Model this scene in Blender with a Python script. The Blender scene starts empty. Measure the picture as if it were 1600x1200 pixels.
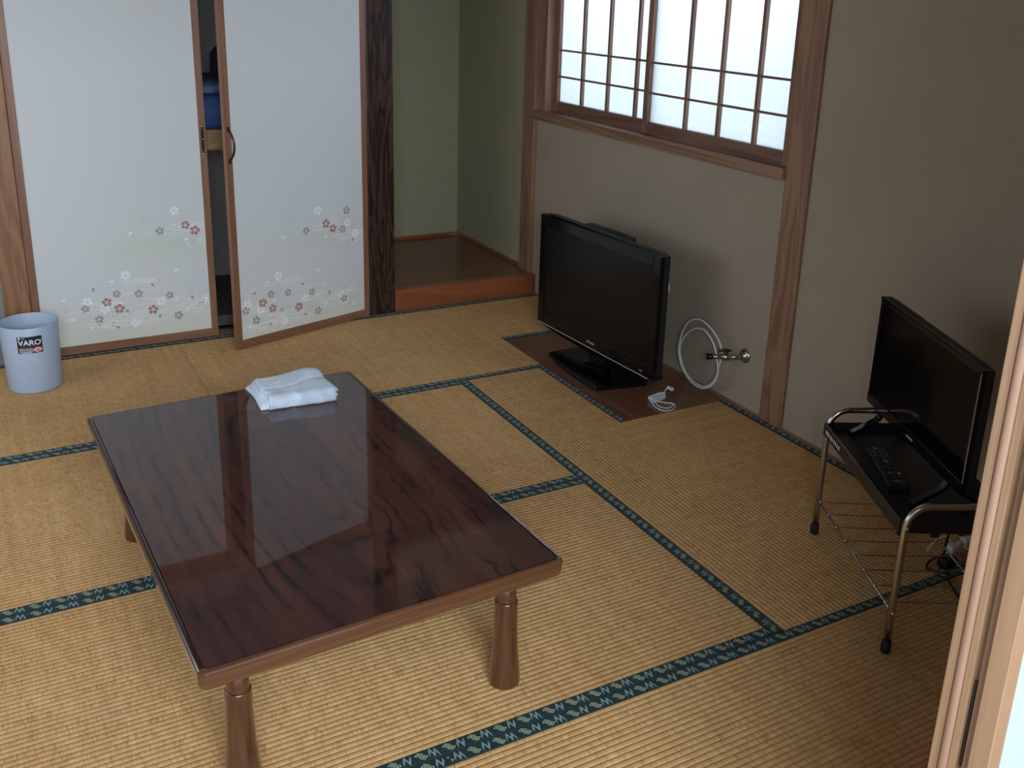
import bpy, bmesh, math, random
from mathutils import Vector, Matrix

random.seed(7)
S = bpy.context.scene
COL = S.collection
R = math.radians

# ---------------------------------------------------------------- camera, world, lights, exposure
cam_d = bpy.data.cameras.new('camera')
cam = bpy.data.objects.new('camera', cam_d)
COL.objects.link(cam)
S.camera = cam
_r = Vector((0.8793024872575834, -0.47547036092617384, 0.027478569529024603))
_d = Vector((-0.11874765410758256, -0.274746763803745, -0.9541557579469482))
_f = Vector((0.4612224306628781, 0.8357285155240924, -0.29804650273627353))
cam.matrix_world = Matrix(((_r.x, -_d.x, -_f.x, 0.0), (_r.y, -_d.y, -_f.y, 0.0), (_r.z, -_d.z, -_f.z, 1.5), (0, 0, 0, 1)))
cam_d.sensor_width = 36.0
cam_d.lens = 36.0 * 1534.2 / 1600.0
cam_d.shift_y = -(600.0 - 463.46) / 1600.0
cam_d.clip_start = 0.02

S.view_settings.view_transform = 'Standard'
S.view_settings.look = 'None'
S.view_settings.gamma = 1.0
S.view_settings.use_curve_mapping = False
S.view_settings.exposure = 0.27

W = bpy.data.worlds.new('overcast_sky')
S.world = W
W.use_nodes = True
W.node_tree.nodes['Background'].inputs[0].default_value = (0.78, 0.88, 1.0, 1)
W.node_tree.nodes['Background'].inputs[1].default_value = 0.65


def area(name, loc, target, sx, sy, power, color, spread=180):
    l = bpy.data.lights.new(name, 'AREA')
    l.shape = 'RECTANGLE'
    l.size = sx
    l.size_y = sy
    l.energy = power
    l.color = color
    l.spread = R(spread)
    o = bpy.data.objects.new(name, l)
    COL.objects.link(o)
    o.location = loc
    d = Vector(target) - Vector(loc)
    o.rotation_euler = d.to_track_quat('-Z', 'Y').to_euler()
    return o


# daylight from the corridor windows behind the photographer
area('corridor_daylight', (0.0, -0.95, 1.75), (0.15, 1.2, 0.55), 1.5, 1.0, 97, (0.77, 0.885, 1.0))
# daylight through the wide window of the left wall
area('garden_window_daylight', (-1.45, 2.9, 1.15), (0.5, 2.75, 0.55), 1.8, 1.0, 9, (0.82, 0.91, 1.0))
# daylight on the outer side of the frosted panes in the right wall
area('side_window_daylight', (3.25, 3.35, 2.55), (2.5, 3.35, 1.5), 2.6, 1.2, 50, (0.78, 0.90, 1.0))


# ---------------------------------------------------------------- node helpers
class V:
    """A scalar socket with arithmetic, for writing shader formulas."""
    nt = None

    def __init__(self, s):
        self.s = s

    @staticmethod
    def op(o, *a, clamp=False):
        n = V.nt.nodes.new('ShaderNodeMath')
        n.operation = o
        n.use_clamp = clamp
        for i, x in enumerate(a):
            if isinstance(x, V):
                V.nt.links.new(x.s, n.inputs[i])
            else:
                n.inputs[i].default_value = float(x)
        return V(n.outputs[0])

    def __add__(s, o): return V.op('ADD', s, o)
    __radd__ = __add__
    def __sub__(s, o): return V.op('SUBTRACT', s, o)
    def __rsub__(s, o): return V.op('SUBTRACT', o, s)
    def __mul__(s, o): return V.op('MULTIPLY', s, o)
    __rmul__ = __mul__
    def __truediv__(s, o): return V.op('DIVIDE', s, o)
    def lt(s, o): return V.op('LESS_THAN', s, o)
    def gt(s, o): return V.op('GREATER_THAN', s, o)
    def abs(s): return V.op('ABSOLUTE', s)
    def mod(s, o): return V.op('FLOORED_MODULO', s, o)
    def floor(s): return V.op('FLOOR', s)
    def sin(s): return V.op('SINE', s)
    def sqrt(s): return V.op('SQRT', s)
    def pw(s, o): return V.op('POWER', s, o)
    def mx(s, o): return V.op('MAXIMUM', s, o)
    def mn(s, o): return V.op('MINIMUM', s, o)
    def clamp(s): return V.op('ADD', s, 0.0, clamp=True)


def new_mat(name):
    m = bpy.data.materials.new(name)
    m.use_nodes = True
    nt = m.node_tree
    V.nt = nt
    b = nt.nodes['Principled BSDF']
    return m, nt, b


def coords(nt, kind='Object'):
    t = nt.nodes.new('ShaderNodeTexCoord')
    return t.outputs[kind]


def sep(nt, vec):
    n = nt.nodes.new('ShaderNodeSeparateXYZ')
    nt.links.new(vec, n.inputs[0])
    return V(n.outputs[0]), V(n.outputs[1]), V(n.outputs[2])


def comb(nt, x, y, z):
    n = nt.nodes.new('ShaderNodeCombineXYZ')
    for i, a in enumerate((x, y, z)):
        if isinstance(a, V):
            nt.links.new(a.s, n.inputs[i])
        else:
            n.inputs[i].default_value = a
    return n.outputs[0]


def noise(nt, vec, scale, detail=3.0, rough=0.5, dist=0.0):
    n = nt.nodes.new('ShaderNodeTexNoise')
    nt.links.new(vec, n.inputs['Vector'])
    n.inputs['Scale'].default_value = scale
    n.inputs['Detail'].default_value = detail
    n.inputs['Roughness'].default_value = rough
    n.inputs['Distortion'].default_value = dist
    return V(n.outputs[0])


def wnoise(nt, vec):
    n = nt.nodes.new('ShaderNodeTexWhiteNoise')
    n.noise_dimensions = '3D'
    nt.links.new(vec, n.inputs['Vector'])
    return V(n.outputs['Value'])


def ramp(nt, fac, stops, interp='LINEAR'):
    n = nt.nodes.new('ShaderNodeValToRGB')
    n.color_ramp.interpolation = interp
    e = n.color_ramp.elements
    while len(e) < len(stops):
        e.new(0.5)
    for i, (p, c) in enumerate(stops):
        e[i].position = p
        e[i].color = (*c, 1)
    nt.links.new(fac.s, n.inputs[0])
    return n.outputs[0]


def mix(nt, fac, a, b, mode='MIX'):
    n = nt.nodes.new('ShaderNodeMix')
    n.data_type = 'RGBA'
    n.blend_type = mode
    if isinstance(fac, V):
        nt.links.new(fac.s, n.inputs[0])
    else:
        n.inputs[0].default_value = fac
    for i, x in ((6, a), (7, b)):
        if isinstance(x, tuple):
            n.inputs[i].default_value = (*x, 1)
        else:
            nt.links.new(x, n.inputs[i])
    return n.outputs[2]


def bump(nt, b, h, strength=0.3, dist=0.001):
    n = nt.nodes.new('ShaderNodeBump')
    n.inputs['Strength'].default_value = strength
    n.inputs['Distance'].default_value = dist
    nt.links.new(h.s, n.inputs['Height'])
    nt.links.new(n.outputs[0], b.inputs['Normal'])


def setc(nt, b, c):
    if isinstance(c, tuple):
        b.inputs['Base Color'].default_value = (*c, 1)
    else:
        nt.links.new(c, b.inputs['Base Color'])


def plain(name, c, rough=0.5, metal=0.0, coat=0.0, nscale=40.0, namt=0.06, bmp=0.0, spec=0.5):
    m, nt, b = new_mat(name)
    v = coords(nt)
    n = noise(nt, v, nscale, 3)
    lo = tuple(x * (1 - namt) for x in c)
    hi = tuple(min(1, x * (1 + namt)) for x in c)
    setc(nt, b, ramp(nt, n, [(0.3, lo), (0.7, hi)]))
    b.inputs['Roughness'].default_value = rough
    b.inputs['Metallic'].default_value = metal
    b.inputs['Coat Weight'].default_value = coat
    b.inputs['Coat Roughness'].default_value = 0.08
    b.inputs['Specular IOR Level'].default_value = spec
    if bmp:
        bump(nt, b, noise(nt, v, nscale * 6, 4), bmp, 0.0015)
    return m


def wood(name, c1, c2, axis='z', rough=0.45, scale=1.0, coat=0.0, lines=0.5, dark=None, st=0.06, warp=0.6, freq=62.0):
    """Straight to wavy grain running along AXIS."""
    m, nt, b = new_mat(name)
    x, y, z = sep(nt, coords(nt))
    sx, sy, sz = (st if a == axis else 1.0 for a in 'xyz')
    v = comb(nt, x * (sx * scale), y * (sy * scale), z * (sz * scale))
    big = noise(nt, v, 7, 4, 0.55, warp)
    bands = (big * freq).sin() * 0.5 + 0.5
    fine = noise(nt, v, 230, 3, 0.6)
    f = (bands * lines + big * (0.9 - lines * 0.6) + fine * 0.35 - 0.12).clamp()
    col = ramp(nt, f, [(0.15, c1), (0.85, c2)])
    if dark:
        k = noise(nt, v, 3.0, 3, 0.5, 0.3)
        col = mix(nt, ((k - 0.52) * 5).clamp(), col, dark)
    setc(nt, b, col)
    b.inputs['Roughness'].default_value = rough
    b.inputs['Coat Weight'].default_value = coat
    b.inputs['Coat Roughness'].default_value = 0.06
    bump(nt, b, fine, 0.12, 0.0006)
    return m


def tabletop_mat():
    m, nt, b = new_mat('rosewood_veneer')
    x, y, z = sep(nt, coords(nt))
    warp = noise(nt, comb(nt, x * 2.6, y * 1.1, z), 2.2, 4, 0.6, 0.4)
    jit = noise(nt, comb(nt, x * 10, y * 10, z), 5.0, 4, 0.7)
    # arches round a long knot line near the middle, straight grain to the sides
    ax = (x - 0.02) + (warp - 0.5) * 0.13
    ay = (y + 0.02) * 0.24
    rad = (ax * ax + ay * ay).sqrt()
    g = rad + (warp - 0.5) * 0.07 + (jit - 0.5) * 0.006
    rings = (g * 170.0).sin() * 0.5 + 0.5
    vein = rings.pw(5.0)
    gate = noise(nt, comb(nt, x * 3, y * 1.6, z), 3.0, 2)
    vein = vein * ((gate - 0.40) * 4.5).clamp()
    fine = noise(nt, comb(nt, x * 60, y * 2.2, z), 6.0, 3, 0.6)
    broad = noise(nt, comb(nt, x * 7, y * 0.9, z), 1.6, 3, 0.55)
    base = ramp(nt, (broad * 0.75 + fine * 0.35).clamp(), [(0.34, (0.018, 0.008, 0.008)), (0.52, (0.052, 0.018, 0.014)), (0.74, (0.098, 0.034, 0.022))])
    # joints between veneer leaves
    leaf = ((x * 9.3 + 0.35).floor() * 0.37 + (y * 1.9 + (x * 9.3 + 0.35).floor() * 0.41).floor() * 0.61)
    lv = wnoise(nt, comb(nt, leaf, 0.0, 0.0))
    base = mix(nt, (y.lt(-0.33)) * 0.5 * lv, base, (0.024, 0.011, 0.010))
    col = mix(nt, vein * 0.9, base, (0.008, 0.005, 0.006))
    setc(nt, b, col)
    b.inputs['Roughness'].default_value = 0.6
    b.inputs['Specular IOR Level'].default_value = 0.1
    b.inputs['Coat Weight'].default_value = 1.0
    b.inputs['Coat Roughness'].default_value = 0.025
    b.inputs['Coat IOR'].default_value = 1.58
    return m


def tatami_mat(seed):
    """Rush weave: object x runs along the ribs, y across them."""
    m, nt, b = new_mat('woven_rush_%d' % seed)
    x, y, z = sep(nt, coords(nt))
    P = 0.01492
    row = (y / P).floor()
    rr = wnoise(nt, comb(nt, row, float(seed), 0.0))
    u = x + rr * 3.0
    strand = noise(nt, comb(nt, u * 260, row * 7.3, float(seed)), 1.0, 2, 0.6)
    block = noise(nt, comb(nt, u * 26, row * 3.1, float(seed)), 1.0, 2, 0.5)
    wide = noise(nt, comb(nt, x * 42, y * 1.2, float(seed)), 1.0, 2, 0.6)
    wear = noise(nt, comb(nt, x, y, float(seed)), 2.3, 4, 0.6)
    f = (strand * 0.55 + block * 0.35 + wide * 0.35 + wear * 0.35 - 0.35).clamp()
    col = ramp(nt, f, [(0.10, (0.280, 0.135, 0.045)), (0.36, (0.500, 0.280, 0.108)), (0.62, (0.640, 0.390, 0.170)), (0.92, (0.790, 0.550, 0.290))])
    # thin dark stitch marks, staggered from rib to rib
    st = noise(nt, comb(nt, u * 170, row * 5.7, float(seed) + 4), 1.0, 1)
    col = mix(nt, ((st - 0.55) * 7).clamp() * 0.45, col, (0.20, 0.125, 0.055))
    # grey scuffs and brownish wear
    sc = noise(nt, comb(nt, x * 1.0, y * 1.0, float(seed) + 9), 6.0, 4, 0.65)
    col = mix(nt, ((sc - 0.60) * 5).clamp() * 0.22, col, (0.56, 0.46, 0.33))
    ph = ((y / P).mod(1.0) - 0.5).abs()  # groove shade and dirt put into the colour of the rib valleys
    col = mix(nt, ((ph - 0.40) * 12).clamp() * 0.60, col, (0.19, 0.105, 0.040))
    setc(nt, b, col)
    b.inputs['Roughness'].default_value = 0.62
    b.inputs['Specular IOR Level'].default_value = 0.35
    bump(nt, b, strand, 0.35, 0.0008)
    return m


def heri_mat():
    """Patterned border cloth: object x along the band, y across (0 in the middle)."""
    m, nt, b = new_mat('border_cloth')
    x, y, z = sep(nt, coords(nt))
    p = x.mod(0.120)

    def diamond(cx, cy, hw, hh):
        d = ((p - cx) / hw + (y - cy) * 0.0).abs() + ((y - cy) / hh).abs()
        outer = d.lt(1.0)
        ring = (d - 0.86).abs().lt(0.14)
        core = d.lt(0.36)
        return outer, ring.mx(core)

    gr = None
    fill = None
    for cx, cy in ((0.017, 0.0048), (0.025, -0.0048), (0.075, 0.0048), (0.083, -0.0048)):
        o, r_ = diamond(cx, cy, 0.0100, 0.0066)
        fill = o if fill is None else fill.mx(o)
        gr = r_ if gr is None else gr.mx(r_)
    # N-like and M-like hooked marks
    def zig(cx, w, strokes, tilt):
        q = (p - cx) / w
        inside = q.abs().lt(0.5)
        t = ((q + 0.5) * strokes)
        tri = ((t.mod(2.0) - 1.0).abs() * 2.0 - 1.0) * 0.0082
        yy = y + q * tilt
        return inside * (yy + tri).abs().lt(0.0054)
    zz = zig(0.048, 0.019, 3.0, 0.004).mx(zig(0.106, 0.022, 4.0, 0.006))
    edge = y.abs().lt(0.0142)
    weave = noise(nt, comb(nt, x * 900, y * 200, 0.0), 1.0, 2)
    base = ramp(nt, weave, [(0.3, (0.004, 0.014, 0.017)), (0.7, (0.010, 0.034, 0.036))])
    c = mix(nt, zz * edge * 0.95, base, (0.200, 0.285, 0.275))
    c = mix(nt, fill * edge * 0.75, c, (0.022, 0.045, 0.030))
    c = mix(nt, gr * edge * 0.95, c, (0.400, 0.450, 0.290))
    setc(nt, b, c)
    b.inputs['Roughness'].default_value = 0.6
    b.inputs['Specular IOR Level'].default_value = 0.3
    b.inputs['Sheen Weight'].default_value = 0.1
    bump(nt, b, weave, 0.3, 0.0004)
    return m


def plaster(name, c, var=0.10, rough=0.95, sc=1.0):
    m, nt, b = new_mat(name)
    v = coords(nt)
    n = noise(nt, v, 3.0 * sc, 5, 0.6)
    f = noise(nt, v, 420 * sc, 3, 0.7)
    lo = tuple(x * (1 - var) for x in c)
    hi = tuple(x * (1 + var) for x in c)
    setc(nt, b, ramp(nt, (n * 0.8 + f * 0.2).clamp(), [(0.3, lo), (0.7, hi)]))
    b.inputs['Roughness'].default_value = rough
    b.inputs['Specular IOR Level'].default_value = 0.15
    bump(nt, b, f, 0.35, 0.001)
    return m


def paper_mat():
    """Sliding door paper: printed cream and pale green drifts low down."""
    m, nt, b = new_mat('fusuma_paper')
    x, y, z = sep(nt, coords(nt))
    w = noise(nt, comb(nt, x * 1.0, z * 3.0, 0.0), 2.5, 3)
    lowf = ((0.24 - z + (w - 0.5) * 0.16) * 5.0).clamp()
    upf = ((1.0 - ((z - 0.435) / 0.07).abs()) * ((x - 0.22) * 6).clamp()).clamp()
    fine = noise(nt, comb(nt, x * 40, 0.0, z * 40), 8.0, 3)
    c = ramp(nt, fine, [(0.3, (0.665, 0.690, 0.690)), (0.7, (0.695, 0.720, 0.720))])
    c = mix(nt, upf * 0.5, c, (0.62, 0.67, 0.54))
    c = mix(nt, lowf * 0.75, c, (0.72, 0.70, 0.56))
    setc(nt, b, c)
    b.inputs['Roughness'].default_value = 0.75
    b.inputs['Specular IOR Level'].default_value = 0.25
    return m


def frosted_mat():
    m, nt, b = new_mat('frosted_glass')
    out = nt.nodes['Material Output']
    v = coords(nt)
    x, y, z = sep(nt, v)
    drops = noise(nt, comb(nt, x * 1.0, y * 1.0, z * 0.45), 150, 3, 0.7)
    t = nt.nodes.new('ShaderNodeBsdfTranslucent')
    t.inputs[0].default_value = (0.90, 0.95, 1.0, 1)
    col = ramp(nt, drops, [(0.35, (0.84, 0.90, 0.96)), (0.66, (0.96, 0.98, 1.0))])
    nt.links.new(col, t.inputs[0])
    g = nt.nodes.new('ShaderNodeBsdfGlossy')
    g.inputs['Roughness'].default_value = 0.25
    mx = nt.nodes.new('ShaderNodeMixShader')
    mx.inputs[0].default_value = 0.05
    nt.links.new(t.outputs[0], mx.inputs[1])
    nt.links.new(g.outputs[0], mx.inputs[2])
    nt.links.new(mx.outputs[0], out.inputs[0])
    return m


def emit_free(name, c):
    return plain(name, c, 0.8, namt=0.03)


M = {}
M['post'] = wood('brown_cedar', (0.175, 0.086, 0.050), (0.330, 0.180, 0.108), 'z', 0.5)
M['post_y'] = wood('brown_cedar_rail', (0.175, 0.086, 0.050), (0.330, 0.180, 0.108), 'y', 0.5)
M['post_x'] = wood('brown_cedar_sill', (0.125, 0.058, 0.030), (0.270, 0.145, 0.080), 'x', 0.5)
M['orange_z'] = wood('orange_cedar', (0.200, 0.085, 0.036), (0.330, 0.160, 0.075), 'z', 0.45)
M['stile'] = wood('door_frame_wood_upright', (0.185, 0.078, 0.040), (0.300, 0.145, 0.080), 'z', 0.42, lines=0.3)
M['rail'] = wood('door_frame_wood_level', (0.185, 0.078, 0.040), (0.300, 0.145, 0.080), 'x', 0.42, lines=0.3)
M['jamb'] = wood('pale_jamb_wood', (0.235, 0.130, 0.068), (0.390, 0.240, 0.140), 'z', 0.45, lines=0.25)
M['jamb_pink'] = wood('pinkish_jamb_wood', (0.240, 0.138, 0.084), (0.345, 0.208, 0.138), 'z', 0.5, lines=0.2, dark=(0.25, 0.115, 0.065))
M['sash'] = wood('sash_wood', (0.140, 0.068, 0.042), (0.270, 0.150, 0.095), 'z', 0.5)
M['sash_y'] = wood('sash_wood_level', (0.120, 0.055, 0.034), (0.220, 0.115, 0.072), 'y', 0.5)
M['kamachi'] = wood('alcove_front_wood', (0.220, 0.060, 0.024), (0.330, 0.105, 0.040), 'x', 0.30, coat=0.5, lines=0.35)
M['deck'] = wood('alcove_deck_wood', (0.140, 0.048, 0.024), (0.220, 0.080, 0.038), 'x', 0.30, coat=0.3, lines=0.3)
M['board'] = wood('floor_board_wood', (0.125, 0.050, 0.024), (0.200, 0.086, 0.042), 'y', 0.28, coat=0.4, lines=0.4)
M['shelfwood'] = wood('closet_shelf_wood', (0.270, 0.140, 0.062), (0.400, 0.235, 0.115), 'x', 0.6)
M['ceiling'] = wood('ceiling_boards', (0.300, 0.200, 0.120), (0.430, 0.310, 0.200), 'y', 0.6)
M['corridor'] = wood('corridor_boards', (0.230, 0.130, 0.070), (0.330, 0.200, 0.120), 'x', 0.4)
M['dark_post'] = wood('black_wenge_post', (0.004, 0.004, 0.004), (0.062, 0.029, 0.021), 'z', 0.30, scale=1.5, coat=0.3, lines=0.85, st=0.13, warp=1.0, freq=58.0)
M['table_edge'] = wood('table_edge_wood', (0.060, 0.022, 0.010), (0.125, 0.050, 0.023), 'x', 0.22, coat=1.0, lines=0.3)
M['table_side_shaded'] = wood('shaded_table_side_wood', (0.012, 0.005, 0.004), (0.028, 0.010, 0.008), 'y', 0.22, coat=1.0, lines=0.3)  # edge wood again, with the long sides' shade put into a darker colour
M['leg'] = wood('table_leg_wood', (0.045, 0.015, 0.006), (0.105, 0.040, 0.016), 'z', 0.25, coat=0.8, lines=0.35)
M['tabletop'] = tabletop_mat()
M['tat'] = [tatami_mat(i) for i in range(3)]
M['heri'] = heri_mat()
M['wall_beige'] = plaster('taupe_plaster', (0.385, 0.320, 0.240), 0.05)
M['wall_green'] = plaster('olive_plaster', (0.365, 0.345, 0.225), 0.05)
M['wall_grey'] = plaster('grey_plaster', (0.24, 0.24, 0.24), 0.05)
M['closet'] = plaster('closet_board', (0.36, 0.34, 0.30), 0.06)
M['closet_floor'] = plain('closet_floor_board', (0.10, 0.085, 0.07), 0.7)
M['corridor_wall'] = plaster('white_plaster', (0.78, 0.79, 0.78), 0.02)
M['panel'] = plain('bluish_white_panel', (0.42, 0.50, 0.56), 0.6, namt=0.01)
M['paper'] = paper_mat()
M['frosted'] = frosted_mat()
M['p_white'] = plain('white_print', (0.90, 0.91, 0.92), 0.6, namt=0.01)
M['p_line'] = plain('pearl_print', (0.90, 0.91, 0.91), 0.6, namt=0.01)
M['p_red'] = plain('russet_print', (0.440, 0.225, 0.190), 0.7, namt=0.15, nscale=60)
M['p_grey'] = plain('grey_print', (0.370, 0.365, 0.330), 0.7, namt=0.15, nscale=60)
M['p_faint'] = plain('faint_print', (0.65, 0.65, 0.62), 0.7, namt=0.03)
M['black_gloss'] = plain('black_gloss_plastic', (0.004, 0.004, 0.005), 0.12, coat=0.0, namt=0.02, spec=0.35)
M['black_matte'] = plain('black_matte_plastic', (0.010, 0.010, 0.012), 0.55, namt=0.05)
M['black_metal'] = plain('black_enamel', (0.012, 0.012, 0.015), 0.38, namt=0.05)
M['screen'] = plain('dark_screen', (0.004, 0.004, 0.004), 0.28, namt=0.02, spec=0.30)
M['screen2'] = plain('dark_glossy_screen', (0.003, 0.003, 0.004), 0.10, namt=0.02, spec=0.12)
M['silver'] = plain('silver_strip', (0.50, 0.51, 0.52), 0.35, metal=0.0, namt=0.01)
M['chrome'] = plain('worn_chrome', (0.52, 0.50, 0.45), 0.20, metal=1.0, namt=0.10, nscale=25)
M['nickel'] = plain('nickel', (0.50, 0.50, 0.50), 0.22, metal=1.0, namt=0.05)
M['wire'] = plain('brass_wire', (0.30, 0.25, 0.19), 0.35, metal=0.9, namt=0.1)
M['rubber'] = plain('black_rubber', (0.010, 0.010, 0.011), 0.7)
M['white_plastic'] = plain('white_plastic', (0.74, 0.75, 0.75), 0.4, namt=0.02)
M['cable_white'] = plain('white_cable', (0.66, 0.68, 0.69), 0.4, namt=0.04)
M['brown_plug'] = plain('reddish_brown_plastic', (0.30, 0.13, 0.085), 0.45, namt=0.2, nscale=60)
M['bin'] = plain('pale_blue_plastic', (0.42, 0.50, 0.62), 0.45, namt=0.02)
M['sticker'] = plain('navy_sticker', (0.014, 0.016, 0.040), 0.35)
M['st_white'] = plain('sticker_white', (0.80, 0.80, 0.82), 0.4)
M['st_red'] = plain('sticker_red', (0.40, 0.05, 0.07), 0.4)
M['st_pink'] = plain('sticker_pink', (0.85, 0.42, 0.44), 0.4)
M['handle'] = plain('dark_bronze', (0.060, 0.028, 0.022), 0.30, metal=0.6, namt=0.2)
M['bed_blue'] = plain('blue_bedding', (0.050, 0.100, 0.270), 0.85, namt=0.25, nscale=9, bmp=0.3)
M['bed_slate'] = plain('slate_blue_bedding', (0.110, 0.160, 0.270), 0.9, namt=0.3, nscale=30, bmp=0.4)
M['dark_cloth'] = plain('dark_cloth', (0.020, 0.022, 0.028), 0.9, namt=0.3, nscale=20, bmp=0.3)


def towel_mat():
    m, nt, b = new_mat('terry_cloth')
    v = coords(nt)
    n = noise(nt, v, 260, 3, 0.8)
    big = noise(nt, v, 14, 2)
    c = ramp(nt, n, [(0.3, (0.56, 0.66, 0.80)), (0.62, (0.76, 0.84, 0.94))])
    setc(nt, b, c)
    b.inputs['Roughness'].default_value = 0.95
    b.inputs['Sheen Weight'].default_value = 0.3
    bump(nt, b, n * ((big - 0.30) * 4).clamp(), 1.0, 0.006)
    return m


M['towel'] = towel_mat()


# ---------------------------------------------------------------- mesh helpers
def BM():
    return bmesh.new()


def box(bm, x0, x1, y0, y1, z0, z1, mi=0):
    vs = [bm.verts.new((x, y, z)) for z in (z0, z1) for x, y in ((x0, y0), (x1, y0), (x1, y1), (x0, y1))]
    for q in ((3, 2, 1, 0), (4, 5, 6, 7), (0, 1, 5, 4), (1, 2, 6, 5), (2, 3, 7, 6), (3, 0, 4, 7)):
        f = bm.faces.new([vs[i] for i in q])
        f.material_index = mi
    return vs


def prism(bm, pts, z0, z1, mi=0):
    """Extrude a counter-clockwise polygon in the xy plane from z0 to z1."""
    a = [bm.verts.new((x, y, z0)) for x, y in pts]
    b = [bm.verts.new((x, y, z1)) for x, y in pts]
    n = len(pts)
    bm.faces.new(a[::-1]).material_index = mi
    bm.faces.new(b).material_index = mi
    for i in range(n):
        bm.faces.new((a[i], a[(i + 1) % n], b[(i + 1) % n], b[i])).material_index = mi


def tube(bm, pts, r, seg=10, closed=False, mi=0, radii=None):
    pts = [Vector(p) for p in pts]
    n = len(pts)
    up = Vector((0, 0, 1))
    rings = []
    prev = None
    for i, p in enumerate(pts):
        if closed:
            t = pts[(i + 1) % n] - pts[i - 1]
        else:
            t = pts[min(i + 1, n - 1)] - pts[max(i - 1, 0)]
        t.normalize()
        if prev is None:
            a = up if abs(t.dot(up)) < 0.95 else Vector((1, 0, 0))
            u = t.cross(a).normalized()
        else:
            u = (prev - t * prev.dot(t)).normalized()
        prev = u
        w = t.cross(u)
        rr = radii[i] if radii else r
        rings.append([bm.verts.new(p + (u * math.cos(k * 2 * math.pi / seg) + w * math.sin(k * 2 * math.pi / seg)) * rr) for k in range(seg)])
    m = n if closed else n - 1
    for i in range(m):
        a, b = rings[i], rings[(i + 1) % n]
        for k in range(seg):
            f = bm.faces.new((a[k], a[(k + 1) % seg], b[(k + 1) % seg], b[k]))
            f.smooth = True
            f.material_index = mi
    if not closed:
        bm.faces.new(rings[0][::-1]).material_index = mi
        bm.faces.new(rings[-1]).material_index = mi


def lathe(bm, prof, seg=32, c=(0, 0, 0), axis='z', mi=0, smooth=True):
    """prof: (radius, height) pairs from one end to the other; radius 0 closes."""
    c = Vector(c)

    def P(r, h, k):
        a = 2 * math.pi * k / seg
        x, y = r * math.cos(a), r * math.sin(a)
        if axis == 'z':
            return c + Vector((x, y, h))
        if axis == 'x':
            return c + Vector((h, x, y))
        return c + Vector((y, h, x))
    rings = []
    for r, h in prof:
        if r < 1e-6:
            rings.append([bm.verts.new(P(0, h, 0))])
        else:
            rings.append([bm.verts.new(P(r, h, k)) for k in range(seg)])
    for a, b in zip(rings, rings[1:]):
        for k in range(seg):
            k2 = (k + 1) % seg
            if len(a) == 1 and len(b) == 1:
                continue
            if len(a) == 1:
                f = bm.faces.new((a[0], b[k2], b[k]))
            elif len(b) == 1:
                f = bm.faces.new((a[k], a[k2], b[0]))
            else:
                f = bm.faces.new((a[k], a[k2], b[k2], b[k]))
            f.smooth = smooth
            f.material_index = mi


def smooth_path(pts, n=8, closed=False):
    pts = [Vector(p) for p in pts]
    out = []
    N = len(pts)
    rng = N if closed else N - 1
    for i in range(rng):
        if closed:
            p0, p1, p2, p3 = (pts[(i + k) % N] for k in (-1, 0, 1, 2))
        else:
            p0, p1, p2, p3 = pts[max(i - 1, 0)], pts[i], pts[i + 1], pts[min(i + 2, N - 1)]
        for k in range(n):
            t = k / n
            out.append(0.5 * ((2 * p1) + (p2 - p0) * t + (2 * p0 - 5 * p1 + 4 * p2 - p3) * t * t + (3 * p1 - p0 - 3 * p2 + p3) * t ** 3))
    if not closed:
        out.append(pts[-1])
    return out


def obj(name, bm, mats, parent=None, bevel=0.0, bseg=2, loc=None, rot=None, recalc=True, fix=True):
    if recalc:
        bmesh.ops.recalc_face_normals(bm, faces=bm.faces)
    me = bpy.data.meshes.new(name)
    bm.to_mesh(me)
    bm.free()
    if not isinstance(mats, (list, tuple)):
        mats = [mats]
    for m in mats:
        me.materials.append(m)
    o = bpy.data.objects.new(name, me)
    COL.objects.link(o)
    if parent is not None:
        o.parent = parent
    if loc is not None:
        o.location = loc
    if rot is not None:
        o.rotation_euler = rot
    if bevel:
        b = o.modifiers.new('bevel', 'BEVEL')
        b.width = bevel
        b.segments = bseg
        b.limit_method = 'ANGLE'
        b.angle_limit = R(35)
        b.harden_normals = False
    return o


def tag(o, label, cat, group=None, kind=None):
    o['label'] = label
    if cat:
        o['category'] = cat
    if group:
        o['group'] = group
    if kind:
        o['kind'] = kind
    return o


def thing(name, label, cat, loc=(0, 0, 0), rotz=0.0, group=None, kind=None):
    o = bpy.data.objects.new(name, None)
    o.empty_display_size = 0.05
    COL.objects.link(o)
    o.location = loc
    o.rotation_euler = (0, 0, rotz)
    return tag(o, label, cat, group, kind)


def part_box(name, parent, mat, x0, x1, y0, y1, z0, z1, bevel=0.0):
    b = BM()
    box(b, x0, x1, y0, y1, z0, z1)
    return obj(name, b, mat, parent, bevel)


def text_mesh(s, size, font_shear=0.0, weight=0.0):
    c = bpy.data.curves.new('txt', 'FONT')
    c.body = s
    c.size = size
    c.align_x = 'CENTER'
    c.align_y = 'CENTER'
    c.shear = font_shear
    c.offset = weight
    o = bpy.data.objects.new('txt', c)
    COL.objects.link(o)
    dg = bpy.context.evaluated_depsgraph_get()
    dg.update()
    me = bpy.data.meshes.new_from_object(o.evaluated_get(dg))
    vs = [tuple(v.co) for v in me.vertices]
    fs = [tuple(p.vertices) for p in me.polygons]
    bpy.data.objects.remove(o)
    bpy.data.curves.remove(c)
    bpy.data.meshes.remove(me)
    return vs, fs


def add_text(bm, s, size, place, mi=0, **kw):
    vs, fs = text_mesh(s, size, **kw)
    bv = [bm.verts.new(place(v[0], v[1])) for v in vs]
    for f in fs:
        try:
            bm.faces.new([bv[i] for i in f]).material_index = mi
        except ValueError:
            pass


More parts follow.
